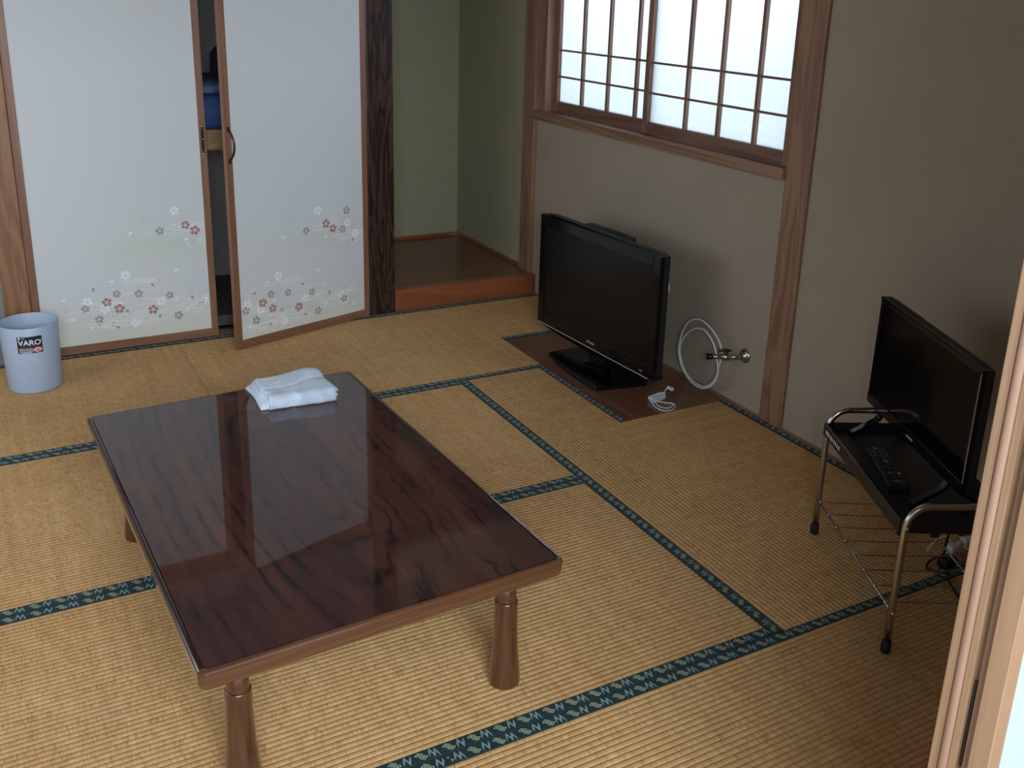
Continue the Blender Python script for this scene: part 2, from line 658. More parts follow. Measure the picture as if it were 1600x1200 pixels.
# ---------------------------------------------------------------- room shell
CEIL = 2.42
XR, XL, YF, YB = 2.46, -1.12, 0.60, 4.206


def structure(name, bm, mat, label, cat, bevel=0.0):
    o = obj(name, bm, mat, None, bevel)
    return tag(o, label, cat, kind='structure')


b = BM(); box(b, XL - 0.15, XR + 0.15, YF - 0.1, 5.3, -0.12, -0.056)
structure('floor', b, M['board'], 'plain boarding that lies under all the tatami mats', 'floor')
b = BM(); box(b, -2.2, 3.0, -1.6, 0.5, -0.12, -0.02)
structure('floor_corridor', b, M['corridor'], 'boarded corridor floor outside the tatami room', 'floor')
b = BM(); box(b, XL - 0.15, XR + 0.15, 0.5, 5.3, CEIL, CEIL + 0.05)
structure('ceiling', b, M['ceiling'], 'wooden board ceiling over the tatami room', 'ceiling')
b = BM(); box(b, -2.2, 3.0, -1.6, 0.5, 2.3, 2.35)
structure('ceiling_corridor', b, M['corridor_wall'], 'white ceiling over the corridor', 'ceiling')

# right wall with the window hole
WY0, WY1, WZ0, WZ1 = 2.50, 4.22, 0.925, 1.86
b = BM()
box(b, XR, XR + 0.10, YF - 0.1, WY0, -0.05, CEIL)
box(b, XR, XR + 0.10, WY0, WY1, -0.05, WZ0)
box(b, XR, XR + 0.10, WY0, WY1, WZ1, CEIL)
box(b, XR, XR + 0.10, WY1, 4.30, -0.05, CEIL)
structure('wall_right', b, M['wall_beige'], 'dim taupe plaster wall below and beside the lattice window', 'wall')

# front wall with doorway, left wall with garden window
b = BM()
box(b, 0.955, XR + 0.1, YF - 0.045, YF, -0.05, CEIL)
box(b, XL - 0.1, -0.86, YF - 0.1, YF, -0.05, CEIL)
box(b, -0.86, 0.955, YF - 0.1, YF, 1.95, CEIL)
structure('wall_front', b, M['wall_beige'], 'taupe plaster wall round the doorway the room is seen through', 'wall')
b = BM()
box(b, XL - 0.1, XL, YF, 1.0, -0.05, CEIL)
box(b, XL - 0.1, XL, 3.95, 4.3, -0.05, CEIL)
box(b, XL - 0.1, XL, 1.0, 3.95, 1.80, CEIL)
box(b, XL - 0.1, XL, 1.0, 3.95, -0.05, 0.25)
structure('wall_left', b, M['wall_beige'], 'taupe plaster wall with the wide garden window', 'wall')
b = BM()
for y in (1.0, 1.97, 2.94, 3.91):
    box(b, XL - 0.07, XL - 0.03, y, y + 0.04, 0.25, 1.80)
box(b, XL - 0.09, XL + 0.01, 1.0, 3.95, 0.25, 0.29)
box(b, XL - 0.09, XL + 0.01, 1.0, 3.95, 1.76, 1.80)
structure('window_2', b, M['sash'], 'wooden frame of the wide garden window in the wall opposite the lattice window', 'window')

# back wall: closet surround, alcove
b = BM()
box(b, XL - 0.1, 0.02, YB, YB + 0.06, -0.05, CEIL)
box(b, 0.02, 1.55, YB, YB + 0.10, 1.86, CEIL)
structure('wall_back', b, M['wall_grey'], 'grey plaster wall beside the orange-brown post and above the paper doors', 'wall')
b = BM()
box(b, 0.02, 1.62, 5.00, 5.06, -0.05, CEIL)
box(b, -0.04, 0.02, YB + 0.1, 5.06, -0.05, CEIL)
structure('wall_closet', b, M['closet'], 'pale boards lining the dark closet behind the paper doors', 'wall')
b = BM()
box(b, 1.60, 1.66, YB + 0.10, 5.2, -0.05, CEIL)
box(b, 1.60, 2.60, 5.155, 5.22, -0.05, CEIL)
box(b, 2.457, 2.56, 4.30, 5.22, -0.05, CEIL)
box(b, 1.66, 2.46, YB + 0.02, YB + 0.08, 2.0, CEIL)
structure('wall_alcove', b, M['wall_green'], 'olive green plaster walls of the alcove', 'wall')
b = BM()
box(b, 0.0, 1.62, YB + 0.14, 5.02, 0.0, 0.048)
structure('floor_closet', b, M['closet_floor'], 'dark low floor inside the closet', 'floor')

# posts, sills, rails
b = BM(); box(b, 0.020, 0.117, YB - 0.002, YB + 0.10, -0.002, CEIL)
structure('trim_1', b, M['orange_z'], 'orange-brown wooden post left of the first paper door', 'post', 0.004)
b = BM(); box(b, 2.436, 2.57, 4.245, 4.352, -0.002, CEIL)
structure('trim_2', b, M['post'], 'brown wooden post between the alcove and the lattice window', 'post', 0.003)
b = BM(); box(b, 2.446, 2.57, 2.392, 2.502, -0.002, CEIL)
structure('trim_3', b, M['post'], 'brown wooden post between the lattice window and the smaller television', 'post', 0.003)
b = BM(); box(b, 0.117, 1.553, YB + 0.0, YB + 0.098, -0.05, 0.0012)
box(b, 0.117, 1.553, YB + 0.030, YB + 0.034, 0.001, 0.004)
box(b, 0.117, 1.553, YB + 0.062, YB + 0.066, 0.001, 0.004)
structure('trim_4', b, M['post_x'], 'grooved wooden threshold under the paper doors', 'threshold')
b = BM(); box(b, 0.117, 1.553, YB - 0.005, YB + 0.11, 1.80, 1.865)
structure('trim_5', b, M['post_x'], 'wooden lintel above the paper doors', 'lintel')
b = BM()
box(b, 2.447, 2.462, YF, 4.245, -0.045, 0.004)
structure('baseboard_right', b, M['post_y'], 'thin wooden edging strip where the mats meet the window wall', 'edging', 0.001)

# ---------------------------------------------------------------- tatami mats
PITCH = 0.01492


def rib_rect(bm, x0, x1, y0, y1, side=True):
    k0, k1 = math.floor(y0 / PITCH), math.ceil(y1 / PITCH)
    prof = ((0.0, -0.0028), (0.10, -0.0011), (0.27, -0.0002), (0.5, 0.0), (0.73, -0.0002), (0.90, -0.0011))
    ys = []
    for i in range(k0, k1):
        for t, z in prof:
            yy = (i + t) * PITCH
            if y0 < yy < y1:
                ys.append((yy, z))
    ys = [(y0, -0.0020)] + ys + [(y1, -0.0020)]
    nx = max(2, int((x1 - x0) / 0.2))
    cols = []
    for j in range(nx + 1):
        x = x0 + (x1 - x0) * j / nx
        cols.append([bm.verts.new((x, y, z)) for y, z in ys])
    for a, c in zip(cols, cols[1:]):
        for i in range(len(ys) - 1):
            f = bm.faces.new((a[i], c[i], c[i + 1], a[i + 1]))
            f.smooth = True


def band(parent, x0, x1, yc, w=0.0305, along='x', lab=None):
    """A border cloth strip; object x runs along it."""
    L = x1 - x0
    bm = BM()
    h = w / 2
    prof = ((-h, -0.012), (-h, 0.0006), (-h + 0.0015, 0.0018), (0, 0.0022), (h - 0.0015, 0.0018), (h, 0.0006), (h, -0.012))
    n = max(1, int(L / 0.1))
    rows = []
    for j in range(n + 1):
        x = -L / 2 + L * j / n
        rows.append([bm.verts.new((x, y, z + 0.0003 * math.sin(j * 1.7 + yc * 9))) for y, z in prof])
    for a, c in zip(rows, rows[1:]):
        for i in range(len(prof) - 1):
            bm.faces.new((a[i], c[i], c[i + 1], a[i + 1]))
    bm.faces.new(rows[0])
    bm.faces.new(rows[-1][::-1])
    if along == 'x':
        loc, rot = ((x0 + x1) / 2, yc, 0), (0, 0, 0)
    else:
        loc, rot = (yc, (x0 + x1) / 2, 0), (0, 0, R(90))
    return obj('border_strip', bm, M['heri'], parent, loc=loc, rot=rot)


def mat_thing(label, rects, bands, origin, rot90=False, k=0):
    """rects/bands in the mat's own frame (x along the ribs)."""
    t = thing('tatami_mat', label, 'tatami mat', (origin[0], origin[1], 0), R(90) if rot90 else 0.0)
    bm = BM()
    for x0, x1, y0, y1 in rects:
        rib_rect(bm, x0, x1, y0, y1)
        box(bm, x0, x1, y0, y1, -0.055, -0.0029)
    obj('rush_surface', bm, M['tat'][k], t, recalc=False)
    for bd in bands:
        band(t, *bd)
    return t


G = 0.0008
h = 0.0152
# back row
mat_thing('tatami mat along the alcove and paper doors, notched round the brown floor board',
          [(0.667 + G, 1.98, 3.288 + G, YB), (1.98, 2.447, 3.65, YB)],
          [(0.667 + G, 1.98, 3.288 + h + G), (0.667 + G, 2.447, YB - h), (1.98, 2.447, 3.65 + h)], (0, 0), k=0)
mat_thing('tatami mat that carries the pale blue bin',
          [(XL, 0.667 - G, 3.288 + G, YB)],
          [(XL, 0.667 - G, 3.288 + h + G), (XL, 0.667 - G, YB - h)], (0, 0), k=1)
# middle rows
mat_thing('tatami mat under the far half of the low table',
          [(-0.20, 1.582, 2.382 + G, 3.288 - G)],
          [(-0.20, 1.582, 3.288 - h - G), (-0.20, 1.582, 2.382 + h + G)], (0, 0), k=2)
mat_thing('tatami mat under the near half of the low table',
          [(-0.20, 1.582, 1.489 + G, 2.382 - G)],
          [(-0.20, 1.582, 2.382 - h - G), (-0.20, 1.582, 1.489 + h + G)], (0, 0), k=0)
mat_thing('tatami mat laid lengthways along the window wall under the far legs of the metal rack',
          [(1.489 + G, 2.69, -2.447, -1.583), (2.69, 3.288 - G, -1.978, -1.583)],
          [(1.489 + G, 3.288 - G, -1.583 - 0.019, 0.038), (1.489 + G, 2.69, -2.447 + h), (2.69, 3.288 - G, -1.978 + 0.013, 0.026)], (0, 0), True, k=1)
mat_thing('tatami mat laid lengthways along the garden window wall',
          [(1.489 + G, 3.288 - G, 0.201, 1.12)],
          [(1.489 + G, 3.288 - G, 0.201 + h), (1.489 + G, 3.288 - G, 1.12 - h)], (0, 0), True, k=2)
# front row
mat_thing('tatami mat nearest the doorway jamb, under the near legs of the metal rack',
          [(0.70 + G, 2.447, YF, 1.489 - G)],
          [(0.70 + G, 2.447, 1.489 - h - G), (0.70 + G, 2.447, YF + h)], (0, 0), k=2)
mat_thing('tatami mat just inside the doorway, before the near end of the table',
          [(XL, 0.70 - G, YF, 1.489 - G)],
          [(XL, 0.70 - G, 1.489 - h - G), (XL, 0.70 - G, YF + h)], (0, 0), k=1)

t = thing('floor_board', 'brown varnished wooden board let into the mats under the larger television', 'floor board', (2.21, 3.17, 0))
for i, (y0, y1) in enumerate(((-0.479, -0.161), (-0.160, 0.159), (0.160, 0.479))):
    b = BM(); box(b, -0.229, 0.236, y0, y1, -0.05, -0.0005)
    obj('plank', b, M['board'], t, 0.0006)

# ---------------------------------------------------------------- alcove platform and dark post
t = thing('alcove_platform', 'raised glossy red-brown wooden platform in the green alcove', 'platform', (1.682, 4.2075, 0))
b = BM(); box(b, 0.0, 0.764, 0.0, 0.06, 0.0, 0.106)
obj('front_board', b, M['kamachi'], t, 0.004)
b = BM(); box(b, -0.02, 0.777, 0.0605, 0.934, 0.06, 0.104)
obj('deck', b, M['deck'], t)
b = BM(); box(b, -0.02, 0.777, 0.922, 0.934, 0.104, 0.122)
obj('edge_trim', b, M['kamachi'], t, 0.001)
b = BM(); box(b, 0.765, 0.777, 0.135, 0.922, 0.104, 0.122)
o = obj('edge_trim', b, M['kamachi'], t, 0.001)

b = BM(); box(b, -0.0635, 0.0635, -0.04, 0.10, 0.0, CEIL)
o = obj('alcove_post', b, M['dark_post'], None, 0.003, loc=(1.6165, 4.246, 0.0))
tag(o, 'nearly black polished post with reddish figured grain beside the alcove', 'post')

# ---------------------------------------------------------------- lattice window
t = thing('window_1', 'wooden lattice window with frosted panes above the larger television', 'window', (XR, 0, 0), kind='structure')
X = 0.0
b = BM(); box(b, -0.030, 0.10, 2.502, 4.245, 0.897, 0.938); obj('window_sill', b, M['post_y'], t, 0.002)
b = BM(); box(b, -0.005, 0.10, 2.502, 4.245, 1.86, 1.91); obj('window_head', b, M['post_y'], t, 0.002)
b = BM(); box(b, -0.004, 0.10, 2.4985, 2.520, 0.938, 1.86); obj('window_jamb', b, M['orange_z'], t, 0.001)
b = BM(); box(b, -0.004, 0.10, 4.175, 4.245, 0.938, 1.86); obj('window_jamb', b, M['post'], t, 0.001)


def sash(x0, y0, y1, bars, name='sash'):
    """y1 is the far stile; x0 room-side face."""
    b = BM()
    box(b, x0, x0 + 0.026, y0, y0 + 0.028, 0.942, 1.855)
    box(b, x0, x0 + 0.026, y1 - 0.032, y1, 0.942, 1.855)
    s = obj(name, b, M['sash'], t, 0.0015)
    b = BM(); box(b, x0 + 0.001, x0 + 0.025, y0 + 0.028, y1 - 0.032, 0.942, 0.990); obj('bottom_rail', b, M['sash_y'], s, 0.001)
    b = BM(); box(b, x0 + 0.001, x0 + 0.025, y0 + 0.028, y1 - 0.032, 1.815, 1.855); obj('top_rail', b, M['sash_y'], s, 0.001)
    for y in bars:
        b = BM(); box(b, x0 + 0.002, x0 + 0.017, y - 0.0075, y + 0.0075, 0.990, 1.815); obj('lattice_bar', b, M['sash'], s)
    for z in (1.109, 1.232, 1.57, 1.69):
        b = BM(); box(b, x0 + 0.004, x0 + 0.013, y0 + 0.028, y1 - 0.032, z - 0.0042, z + 0.0042); obj('lattice_bar', b, M['sash_y'], s)
    ys = [y0 + 0.028] + sorted(bars) + [y1 - 0.032]
    for a, c in zip(ys, ys[1:]):
        b = BM(); box(b, x0 + 0.0175, x0 + 0.0205, a, c, 0.990, 1.815); obj('frosted_pane', b, M['frosted'], s)


sash(0.008, 2.522, 3.388, (2.711, 2.914, 3.112))
sash(0.040, 3.350, 4.168, (3.500, 3.716, 3.928))

# ---------------------------------------------------------------- paper doors
PRINT = [('W', .432, .55), ('G', .586, .53), ('R', .473, .485), ('R', .51, .459), ('G', .561, .447), ('W', .59, .473), ('G', .368, .469), ('W', .634, .418), ('F', .51, .405), ('W', .218, .292), ('G', .177, .216), ('G', .263, .207), ('G', .387, .185), ('R', .136, .185), ('R', .183, .151), ('R', .316, .13), ('W', .125, .157), ('W', .062, .194), ('G', .052, .167), ('G', .1, .115), ('W', .242, .081), ('W', .352, .163), ('W', .546, .143), ('G', .561, .12), ('G', .417, .091), ('gp', .086, .234), ('gp', .328, .231), ('gp', .484, .154), ('gp', .221, .129), ('gp', .339, .086), ('gp', .161, .074), ('gp', .617, .379), ('wp', .414, .286), ('wp', .449, .107), ('wp', .606, .092), ('wp', .405, .158), ('wp', .058, .084), ('wp', .243, .463), ('wp', .46, .421), ('wp', .15, .273), ('wp', .18, .181),
         ('F', .30, .52), ('F', .59, .38), ('F', -.02, .17), ('wp', -.04, .215), ('wp', -.01, .12)]
MI = {'W': 0, 'R': 1, 'G': 2, 'F': 3}


def petal(bm, cx, cz, ang, L, w, y, mi, clip, notch=True, r0=0.0):
    pts = [(r0, 0), (r0 + 0.22 * (L - r0), -0.30 * w), (r0 + 0.55 * (L - r0), -0.50 * w), (r0 + 0.85 * (L - r0), -0.42 * w), (L, -0.16 * w), (L * (0.90 if notch else 1.04), 0), (L, 0.16 * w), (r0 + 0.85 * (L - r0), 0.42 * w), (r0 + 0.55 * (L - r0), 0.50 * w), (r0 + 0.22 * (L - r0), 0.30 * w)]
    vs = []
    for u, v in pts:
        x = cx + u * math.cos(ang) - v * math.sin(ang)
        z = cz + u * math.sin(ang) + v * math.cos(ang)
        if not (clip[0] < x < clip[1] and z > clip[2]):
            return
        vs.append(bm.verts.new((x, y, z)))
    bm.faces.new(vs).material_index = mi


def prints(parent, y, x0, x1, z0, du, dz, seed):
    rnd = random.Random(seed)
    clip = (x0, x1, z0)
    bm = BM()
    for k, u, z in PRINT:
        u += du
        z += dz
        if k in MI:
            a0 = rnd.uniform(0, 2)
            rad = {'W': 0.0215, 'R': 0.0215, 'G': 0.0195, 'F': 0.017}[k] * rnd.uniform(0.86, 1.0)
            for i in range(5):
                petal(bm, u, z, a0 + i * 2 * math.pi / 5, rad, rad * 0.74, y - 0.0004 - 0.0002 * MI[k], MI[k], clip, r0=rad * 0.20)
        else:
            a = rnd.uniform(-0.6, 0.9) if k == 'wp' else rnd.uniform(-0.9, 2.4)
            petal(bm, u, z, a, 0.020, 0.0105, y - 0.0004, 0 if k == 'wp' else 2, clip, k == 'gp')
    obj('blossom_print', bm, [M['p_white'], M['p_red'], M['p_grey'], M['p_faint']], parent)['kind'] = 'stuff'
    bm = BM()

    def ribbon(pts, w):
        prev = None
        for i in range(len(pts)):
            a = Vector(pts[max(i - 1, 0)]); c = Vector(pts[min(i + 1, len(pts) - 1)])
            tt = (c - a).normalized()
            n = Vector((-tt.y, tt.x)) * w / 2
            p = Vector(pts[i])
            ok = clip[0] + 0.002 < p.x < clip[1] - 0.002 and p.y > clip[2] + 0.002
            cur = (bm.verts.new((p.x + n.x, y - 0.0003, p.y + n.y)), bm.verts.new((p.x - n.x, y - 0.0003, p.y - n.y))) if ok else None
            if prev and cur:
                bm.faces.new((prev[0], prev[1], cur[1], cur[0]))
            prev = cur
    groups = [(.45, .475, .20, 6, .034), (.58, .415, .18, 9, .050), (.24, .262, .16, 4, .018), (.52, .150, .15, 8, .040), (.24, .100, .24, 9, .055), (.34, .165, .16, 5, .030), (.52, .115, .18, 6, .040), (.10, .165, .14, 5, .035), (-.05, .150, .10, 5, .04), (.30, .215, .28, 2, .012), (.10, .085, .16, 5, .03)]
    for gu, gz, gl, n, gh in groups:
        for i in range(n):
            z = gz + dz + gh * (i / max(1, n - 1) - 0.5)
            L = gl * rnd.uniform(0.45, 1.0)
            u = gu + du + rnd.uniform(-0.3, 0.3) * gl
            a1, p1, p2 = rnd.uniform(0.002, 0.005), rnd.uniform(0, 6), rnd.uniform(0, 6)
            pts = []
            N = 26
            for k in range(N):
                s = k / (N - 1)
                pts.append((u + (s - 0.5) * L, z + a1 * math.sin(s * 7 + p1) * math.sin(math.pi * s) + 0.0015 * math.sin(s * 17 + p2)))
            # hooked end
            if rnd.random() < 0.7:
                ex, ez = pts[-1]
                rr = rnd.uniform(0.003, 0.007)
                sg = rnd.choice((-1, 1))
                for k in range(1, 9):
                    a = math.pi * k / 8
                    pts.append((ex + rr * math.sin(a) * 1.8, ez + sg * rr * (1 - math.cos(a))))
                pts.append((pts[-1][0] - 0.03, pts[-1][1]))
            ribbon(pts, 0.0017)
    obj('wave_print', bm, M['p_line'], parent)['kind'] = 'stuff'


def fusuma(name, label, x, y, rz, width, du, dz, seed, fw=0.029, bottom=0.037):
    t = thing(name, label, 'door', (x, y, 0.0), rz, kind='structure')
    H = 1.80
    th = 0.021
    for x0, x1 in ((0, fw), (width - fw, width)):
        b = BM(); box(b, x0, x1, 0, th, 0.004, H); obj('stile', b, M['stile'], t, 0.0015)
    b = BM(); box(b, fw, width - fw, 0.0005, th, 0.004, 0.004 + bottom); obj('bottom_rail', b, M['rail'], t, 0.001)
    b = BM(); box(b, fw, width - fw, 0.0005, th, H - 0.04, H); obj('top_rail', b, M['rail'], t, 0.001)
    b = BM(); box(b, fw, width - fw, 0.003, 0.016, 0.004 + bottom, H - 0.04); obj('paper_panel', b, M['paper'], t)
    prints(t, 0.003, fw, width - fw, 0.004 + bottom, du, dz, seed)
    return t


d1 = fusuma('door_1', 'closed white paper sliding door with pale blossoms, beside the orange-brown post', 0.1175, YB + 0.002, 0.0, 0.728, 0.146, 0.028, 3)
# flush finger pull on the right stile
b = BM()
L2 = 0.062
prof = [(0.0045 * math.sqrt(max(0, 1 - (k / 10 - 1) ** 8)), 0) for k in range(21)]
pts = [(0.0055 * math.cos(a) * 1.0, L2 * math.sin(a)) for a in [2 * math.pi * k / 24 for k in range(24)]]
va = [b.verts.new((px, -0.0025, pz)) for px, pz in pts]
vb = [b.verts.new((px * 1.15, 0.0, pz * 1.02)) for px, pz in pts]
b.faces.new(va)
for k in range(24):
    b.faces.new((va[k], va[(k + 1) % 24], vb[(k + 1) % 24], vb[k]))
hd = obj('finger_pull', b, M['handle'], d1, loc=(0.7135, 0.0, 0.868))
b = BM()
for z in (-0.058, 0.058):
    lathe(b, [(0.0, -0.006), (0.004, -0.005), (0.0055, -0.002), (0.0055, 0.0)], 12, (0, 0.001, z), 'y')
lathe(b, [(0.0, -0.006), (0.003, -0.005), (0.004, -0.002), (0.004, 0.0)], 12, (0.001, 0.0, 0.004), 'y')
obj('pull_stud', b, M['nickel'], hd)

a2 = math.atan2(0.21, 0.68)
d2 = fusuma('door_2', 'white paper door with russet blossoms swung out of its track at its left edge', 0.874, 3.990, R(17.16), 0.706, 0.0, 0.0, 5)
b = BM()
hp = smooth_path([(0, 0.0, 0.064), (0, -0.012, 0.056), (0.004, -0.026, 0.030), (0.006, -0.031, 0.0), (0.004, -0.026, -0.032), (0, -0.012, -0.054), (0, 0.0, -0.064)], 6)
tube(b, hp, 0.0045, 8)
o = obj('bow_handle', b, M['handle'], d2, loc=(0.016, 0.0, 0.874))
b = BM()
for z in (-0.064, 0.064):
    box(b, -0.006, 0.006, -0.003, 0.0, z - 0.010, z + 0.010)
obj('handle_plate', b, M['handle'], o, 0.002)

# ---------------------------------------------------------------- closet contents
t = thing('closet_shelf', 'wooden shelf with a thick front beam inside the closet gap', 'shelf', (0.02, YB + 0.12, 0.80))
b = BM(); box(b, 0.0, 1.58, 0.0, 0.045, 0.005, 0.092); obj('front_beam', b, M['shelfwood'], t, 0.003)
b = BM(); box(b, 0.0, 1.58, 0.045, 0.69, 0.062, 0.085); obj('shelf_board', b, M['shelfwood'], t)


def pad(name, label, cat, loc, sx, sy, sz, mat, rz=0.0, seed=1, rounded=0.45):
    rnd = random.Random(seed)
    bm = BM()
    N = 14
    top, bot = [], []
    for i in range(N + 1):
        a = []
        for j in range(N + 1):
            u, v = i / N * 2 - 1, j / N * 2 - 1
            e = max(abs(u), abs(v)) ** 6
            z = sz * (1 - rounded * e) + 0.006 * math.sin(u * 5 + seed) * math.cos(v * 4 + seed * 2)
            a.append((u * sx / 2, v * sy / 2, z))
        top.append(a)
    vt = [[bm.verts.new(p) for p in a] for a in top]
    for i in range(N):
        for j in range(N):
            bm.faces.new((vt[i][j], vt[i + 1][j], vt[i + 1][j + 1], vt[i][j + 1])).smooth = True
    ring = [vt[i][0] for i in range(N + 1)] + [vt[N][j] for j in range(1, N + 1)] + [vt[i][N] for i in range(N - 1, -1, -1)] + [vt[0][j] for j in range(N - 1, 0, -1)]
    prev = ring
    for dz_, sc in ((0.45, 1.025), (0.15, 1.015), (0.0, 0.97)):
        cur = [bm.verts.new((v.co.x / (abs(v.co.x) + 1e-9) * min(abs(v.co.x) * sc, sx * 0.52) if v.co.x else 0, v.co.y * 1.0 * sc, sz * dz_)) for v in ring]
        for k in range(len(ring)):
            k2 = (k + 1) % len(ring)
            bm.faces.new((prev[k], cur[k], cur[k2], prev[k2])).smooth = True
        prev = cur
    bm.faces.new(prev)
    o = obj(name, bm, mat, None, loc=loc, rot=(0, 0, rz))
    return tag(o, label, cat)


pad('folded_futon', 'dark blue folded futon lying on the closet shelf', 'bedding', (1.00, 4.66, 0.886), 0.72, 0.56, 0.150, M['bed_blue'], 0, 2, 0.18)
pad('folded_blanket', 'slate blue folded blanket on top of the dark blue futon', 'bedding', (1.01, 4.66, 1.037), 0.70, 0.54, 0.052, M['bed_slate'], 0, 4, 0.3)
b = BM()
prof = [(0.0, 0.0), (0.055, 0.004), (0.075, 0.035), (0.080, 0.07), (0.072, 0.11), (0.045, 0.14), (0.0, 0.15)]
lathe(b, prof, 20)
for v in b.verts:
    v.co.x *= 1.0 + 0.08 * math.sin(v.co.z * 60)
o = obj('rolled_bundle', b, M['dark_cloth'], None, loc=(1.03, 4.56, 1.086))
tag(o, 'dark rounded bundle set on the slate blue blanket in the closet', 'bundle')

# ---------------------------------------------------------------- low table
t = thing('low_table', 'low dark rosewood table with glossy top and flared turned legs', 'table', (0.5905, 2.145, 0), R(2.5))
HX, HY, TZ = 0.387, 0.615, 0.340


def ring_profile(bm, rings, cap_top=False, cap_bot=False, ch=0.010, mi=0, sides=None):
    loops = []
    for ins, z in rings:
        x, y = HX - ins, HY - ins
        c = max(0.002, ch - ins * 0.3)
        pts = [(-x + c, -y), (x - c, -y), (x, -y + c), (x, y - c), (x - c, y), (-x + c, y), (-x, y - c), (-x, -y + c)]
        loops.append([bm.verts.new((px, py, z)) for px, py in pts])
    for a, c in zip(loops, loops[1:]):
        for k in range(8):
            k2 = (k + 1) % 8
            f = bm.faces.new((a[k], a[k2], c[k2], c[k]))
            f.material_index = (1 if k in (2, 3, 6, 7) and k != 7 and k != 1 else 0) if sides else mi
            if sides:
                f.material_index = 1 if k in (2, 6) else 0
    if cap_top:
        bm.faces.new(loops[0])
    if cap_bot:
        bm.faces.new(loops[-1][::-1])


b = BM()
ring_profile(b, [(0.0135, TZ), (0.0145, TZ - 0.004)], cap_top=True, cap_bot=True)
obj('tabletop', b, M['tabletop'], t, recalc=True)
b = BM()
ring_profile(b, [(0.0145, TZ - 0.003), (0.0118, TZ - 0.0022), (0.0110, TZ - 0.0006), (0.0085, TZ + 0.0002), (0.0050, TZ - 0.0003), (0.0022, TZ - 0.0022), (0.0008, TZ - 0.0055), (0.0008, TZ - 0.0085), (0.0, TZ - 0.0092), (0.0005, TZ - 0.024), (0.0030, TZ - 0.036), (0.0060, TZ - 0.040), (0.010, TZ - 0.041)], cap_bot=True, sides=True)
for f in b.faces:
    f.smooth = False
eb = obj('edge_band', b, [M['table_edge'], M['table_side_shaded']], t)
IX, IY = HX - 0.050, HY - 0.060
for x0, x1, y0, y1 in ((-IX, IX, -IY, -IY + 0.02), (-IX, IX, IY - 0.02, IY), (-IX, -IX + 0.02, -IY + 0.02, IY - 0.02), (IX - 0.02, IX, -IY + 0.02, IY - 0.02)):
    b = BM(); box(b, x0, x1, y0, y1, TZ - 0.052, TZ - 0.0412)
    obj('frame_rail', b, M['leg'], t)
for sx in (-1, 1):
    for sy in (-1, 1):
        b = BM()
        lathe(b, [(0.0, 0.0), (0.0335, 0.0), (0.0358, 0.002), (0.0364, 0.008), (0.0352, 0.025), (0.0318, 0.060), (0.0290, 0.095), (0.0272, 0.135), (0.0263, 0.175), (0.0262, 0.205), (0.0258, 0.2125), (0.0246, 0.2155), (0.0, 0.2155)], 36)
        lg = obj('leg', b, M['leg'], t, loc=(sx * 0.298, -0.522 if sy < 0 else 0.500, 0))
        b = BM()
        lathe(b, [(0.0, 0.2157), (0.0240, 0.2157), (0.0226, 0.219), (0.0222, 0.228), (0.0222, 0.262), (0.0, 0.262)], 32)
        obj('leg_collar', b, M['leg'], lg)
        b = BM(); box(b, -0.024, 0.024, -0.020, 0.035, 0.2625, TZ - 0.0522)
        obj('leg_bracket', b, M['leg'], lg, 0.003)

# ---------------------------------------------------------------- folded towel
tw = thing('hand_towel', 'folded pale blue-white terry towel on the far end of the low table', 'towel', (0.735, 2.655, TZ), R(-3))
rnd = random.Random(11)


def sheet(name, x0, x1, y0, y1, z0, z1, parent, seed, amp=0.003, tilt=0.0, lift=0.0, dip=0.0):
    bm = BM()
    NX, NY = 34, 26
    rn = random.Random(seed)
    ph = [rn.uniform(0, 6) for _ in range(6)]
    th = z1 - z0

    def hgt(u, v):
        w = amp * (math.sin(u * 7 + ph[0] + 2.0 * v) * 0.6 + math.sin(v * 9 + ph[1] + u * 3) * 0.5)
        w += lift * math.exp(-((u - 0.80) / 0.22) ** 2 - ((v - 0.70) / 0.5) ** 2)
        w -= dip * math.exp(-((v - 0.40 - 0.13 * u) / 0.06) ** 2) * (0.4 + 0.6 * math.sin(math.pi * min(1, max(0, u))))
        return w
    top = []
    for i in range(NX + 1):
        row = []
        for j in range(NY + 1):
            u, v = i / NX, j / NY
            eu, ev = abs(u * 2 - 1), abs(v * 2 - 1)
            drop = th * 0.5 * (max(0, (eu - 0.93) / 0.07) ** 2 + max(0, (ev - 0.90) / 0.10) ** 2)
            x = x0 + (x1 - x0) * u + 0.003 * math.sin(v * 6 + ph[2]) + tilt * (v - 0.5)
            y = y0 + (y1 - y0) * v + 0.004 * math.sin(u * 5 + ph[3])
            row.append(bm.verts.new((x, y, z1 + hgt(u, v) - min(drop, th * 0.8))))
        top.append(row)
    for i in range(NX):
        for j in range(NY):
            bm.faces.new((top[i][j], top[i + 1][j], top[i + 1][j + 1], top[i][j + 1])).smooth = True
    ring = [top[i][0] for i in range(NX + 1)] + [top[NX][j] for j in range(1, NY + 1)] + [top[i][NY] for i in range(NX - 1, -1, -1)] + [top[0][j] for j in range(NY - 1, 0, -1)]
    prev = ring
    for q, out in ((0.5, 0.0022), (0.0, -0.001)):
        cur = []
        cx, cy = (x0 + x1) / 2, (y0 + y1) / 2
        for v in ring:
            d = Vector((v.co.x - cx, v.co.y - cy)).normalized()
            cur.append(bm.verts.new((v.co.x + d.x * out, v.co.y + d.y * out, z0 + (v.co.z - z0) * q)))
        for k in range(len(ring)):
            k2 = (k + 1) % len(ring)
            bm.faces.new((prev[k], cur[k], cur[k2], prev[k2])).smooth = True
        prev = cur
    bm.faces.new(prev)
    return obj(name, bm, M['towel'], parent)


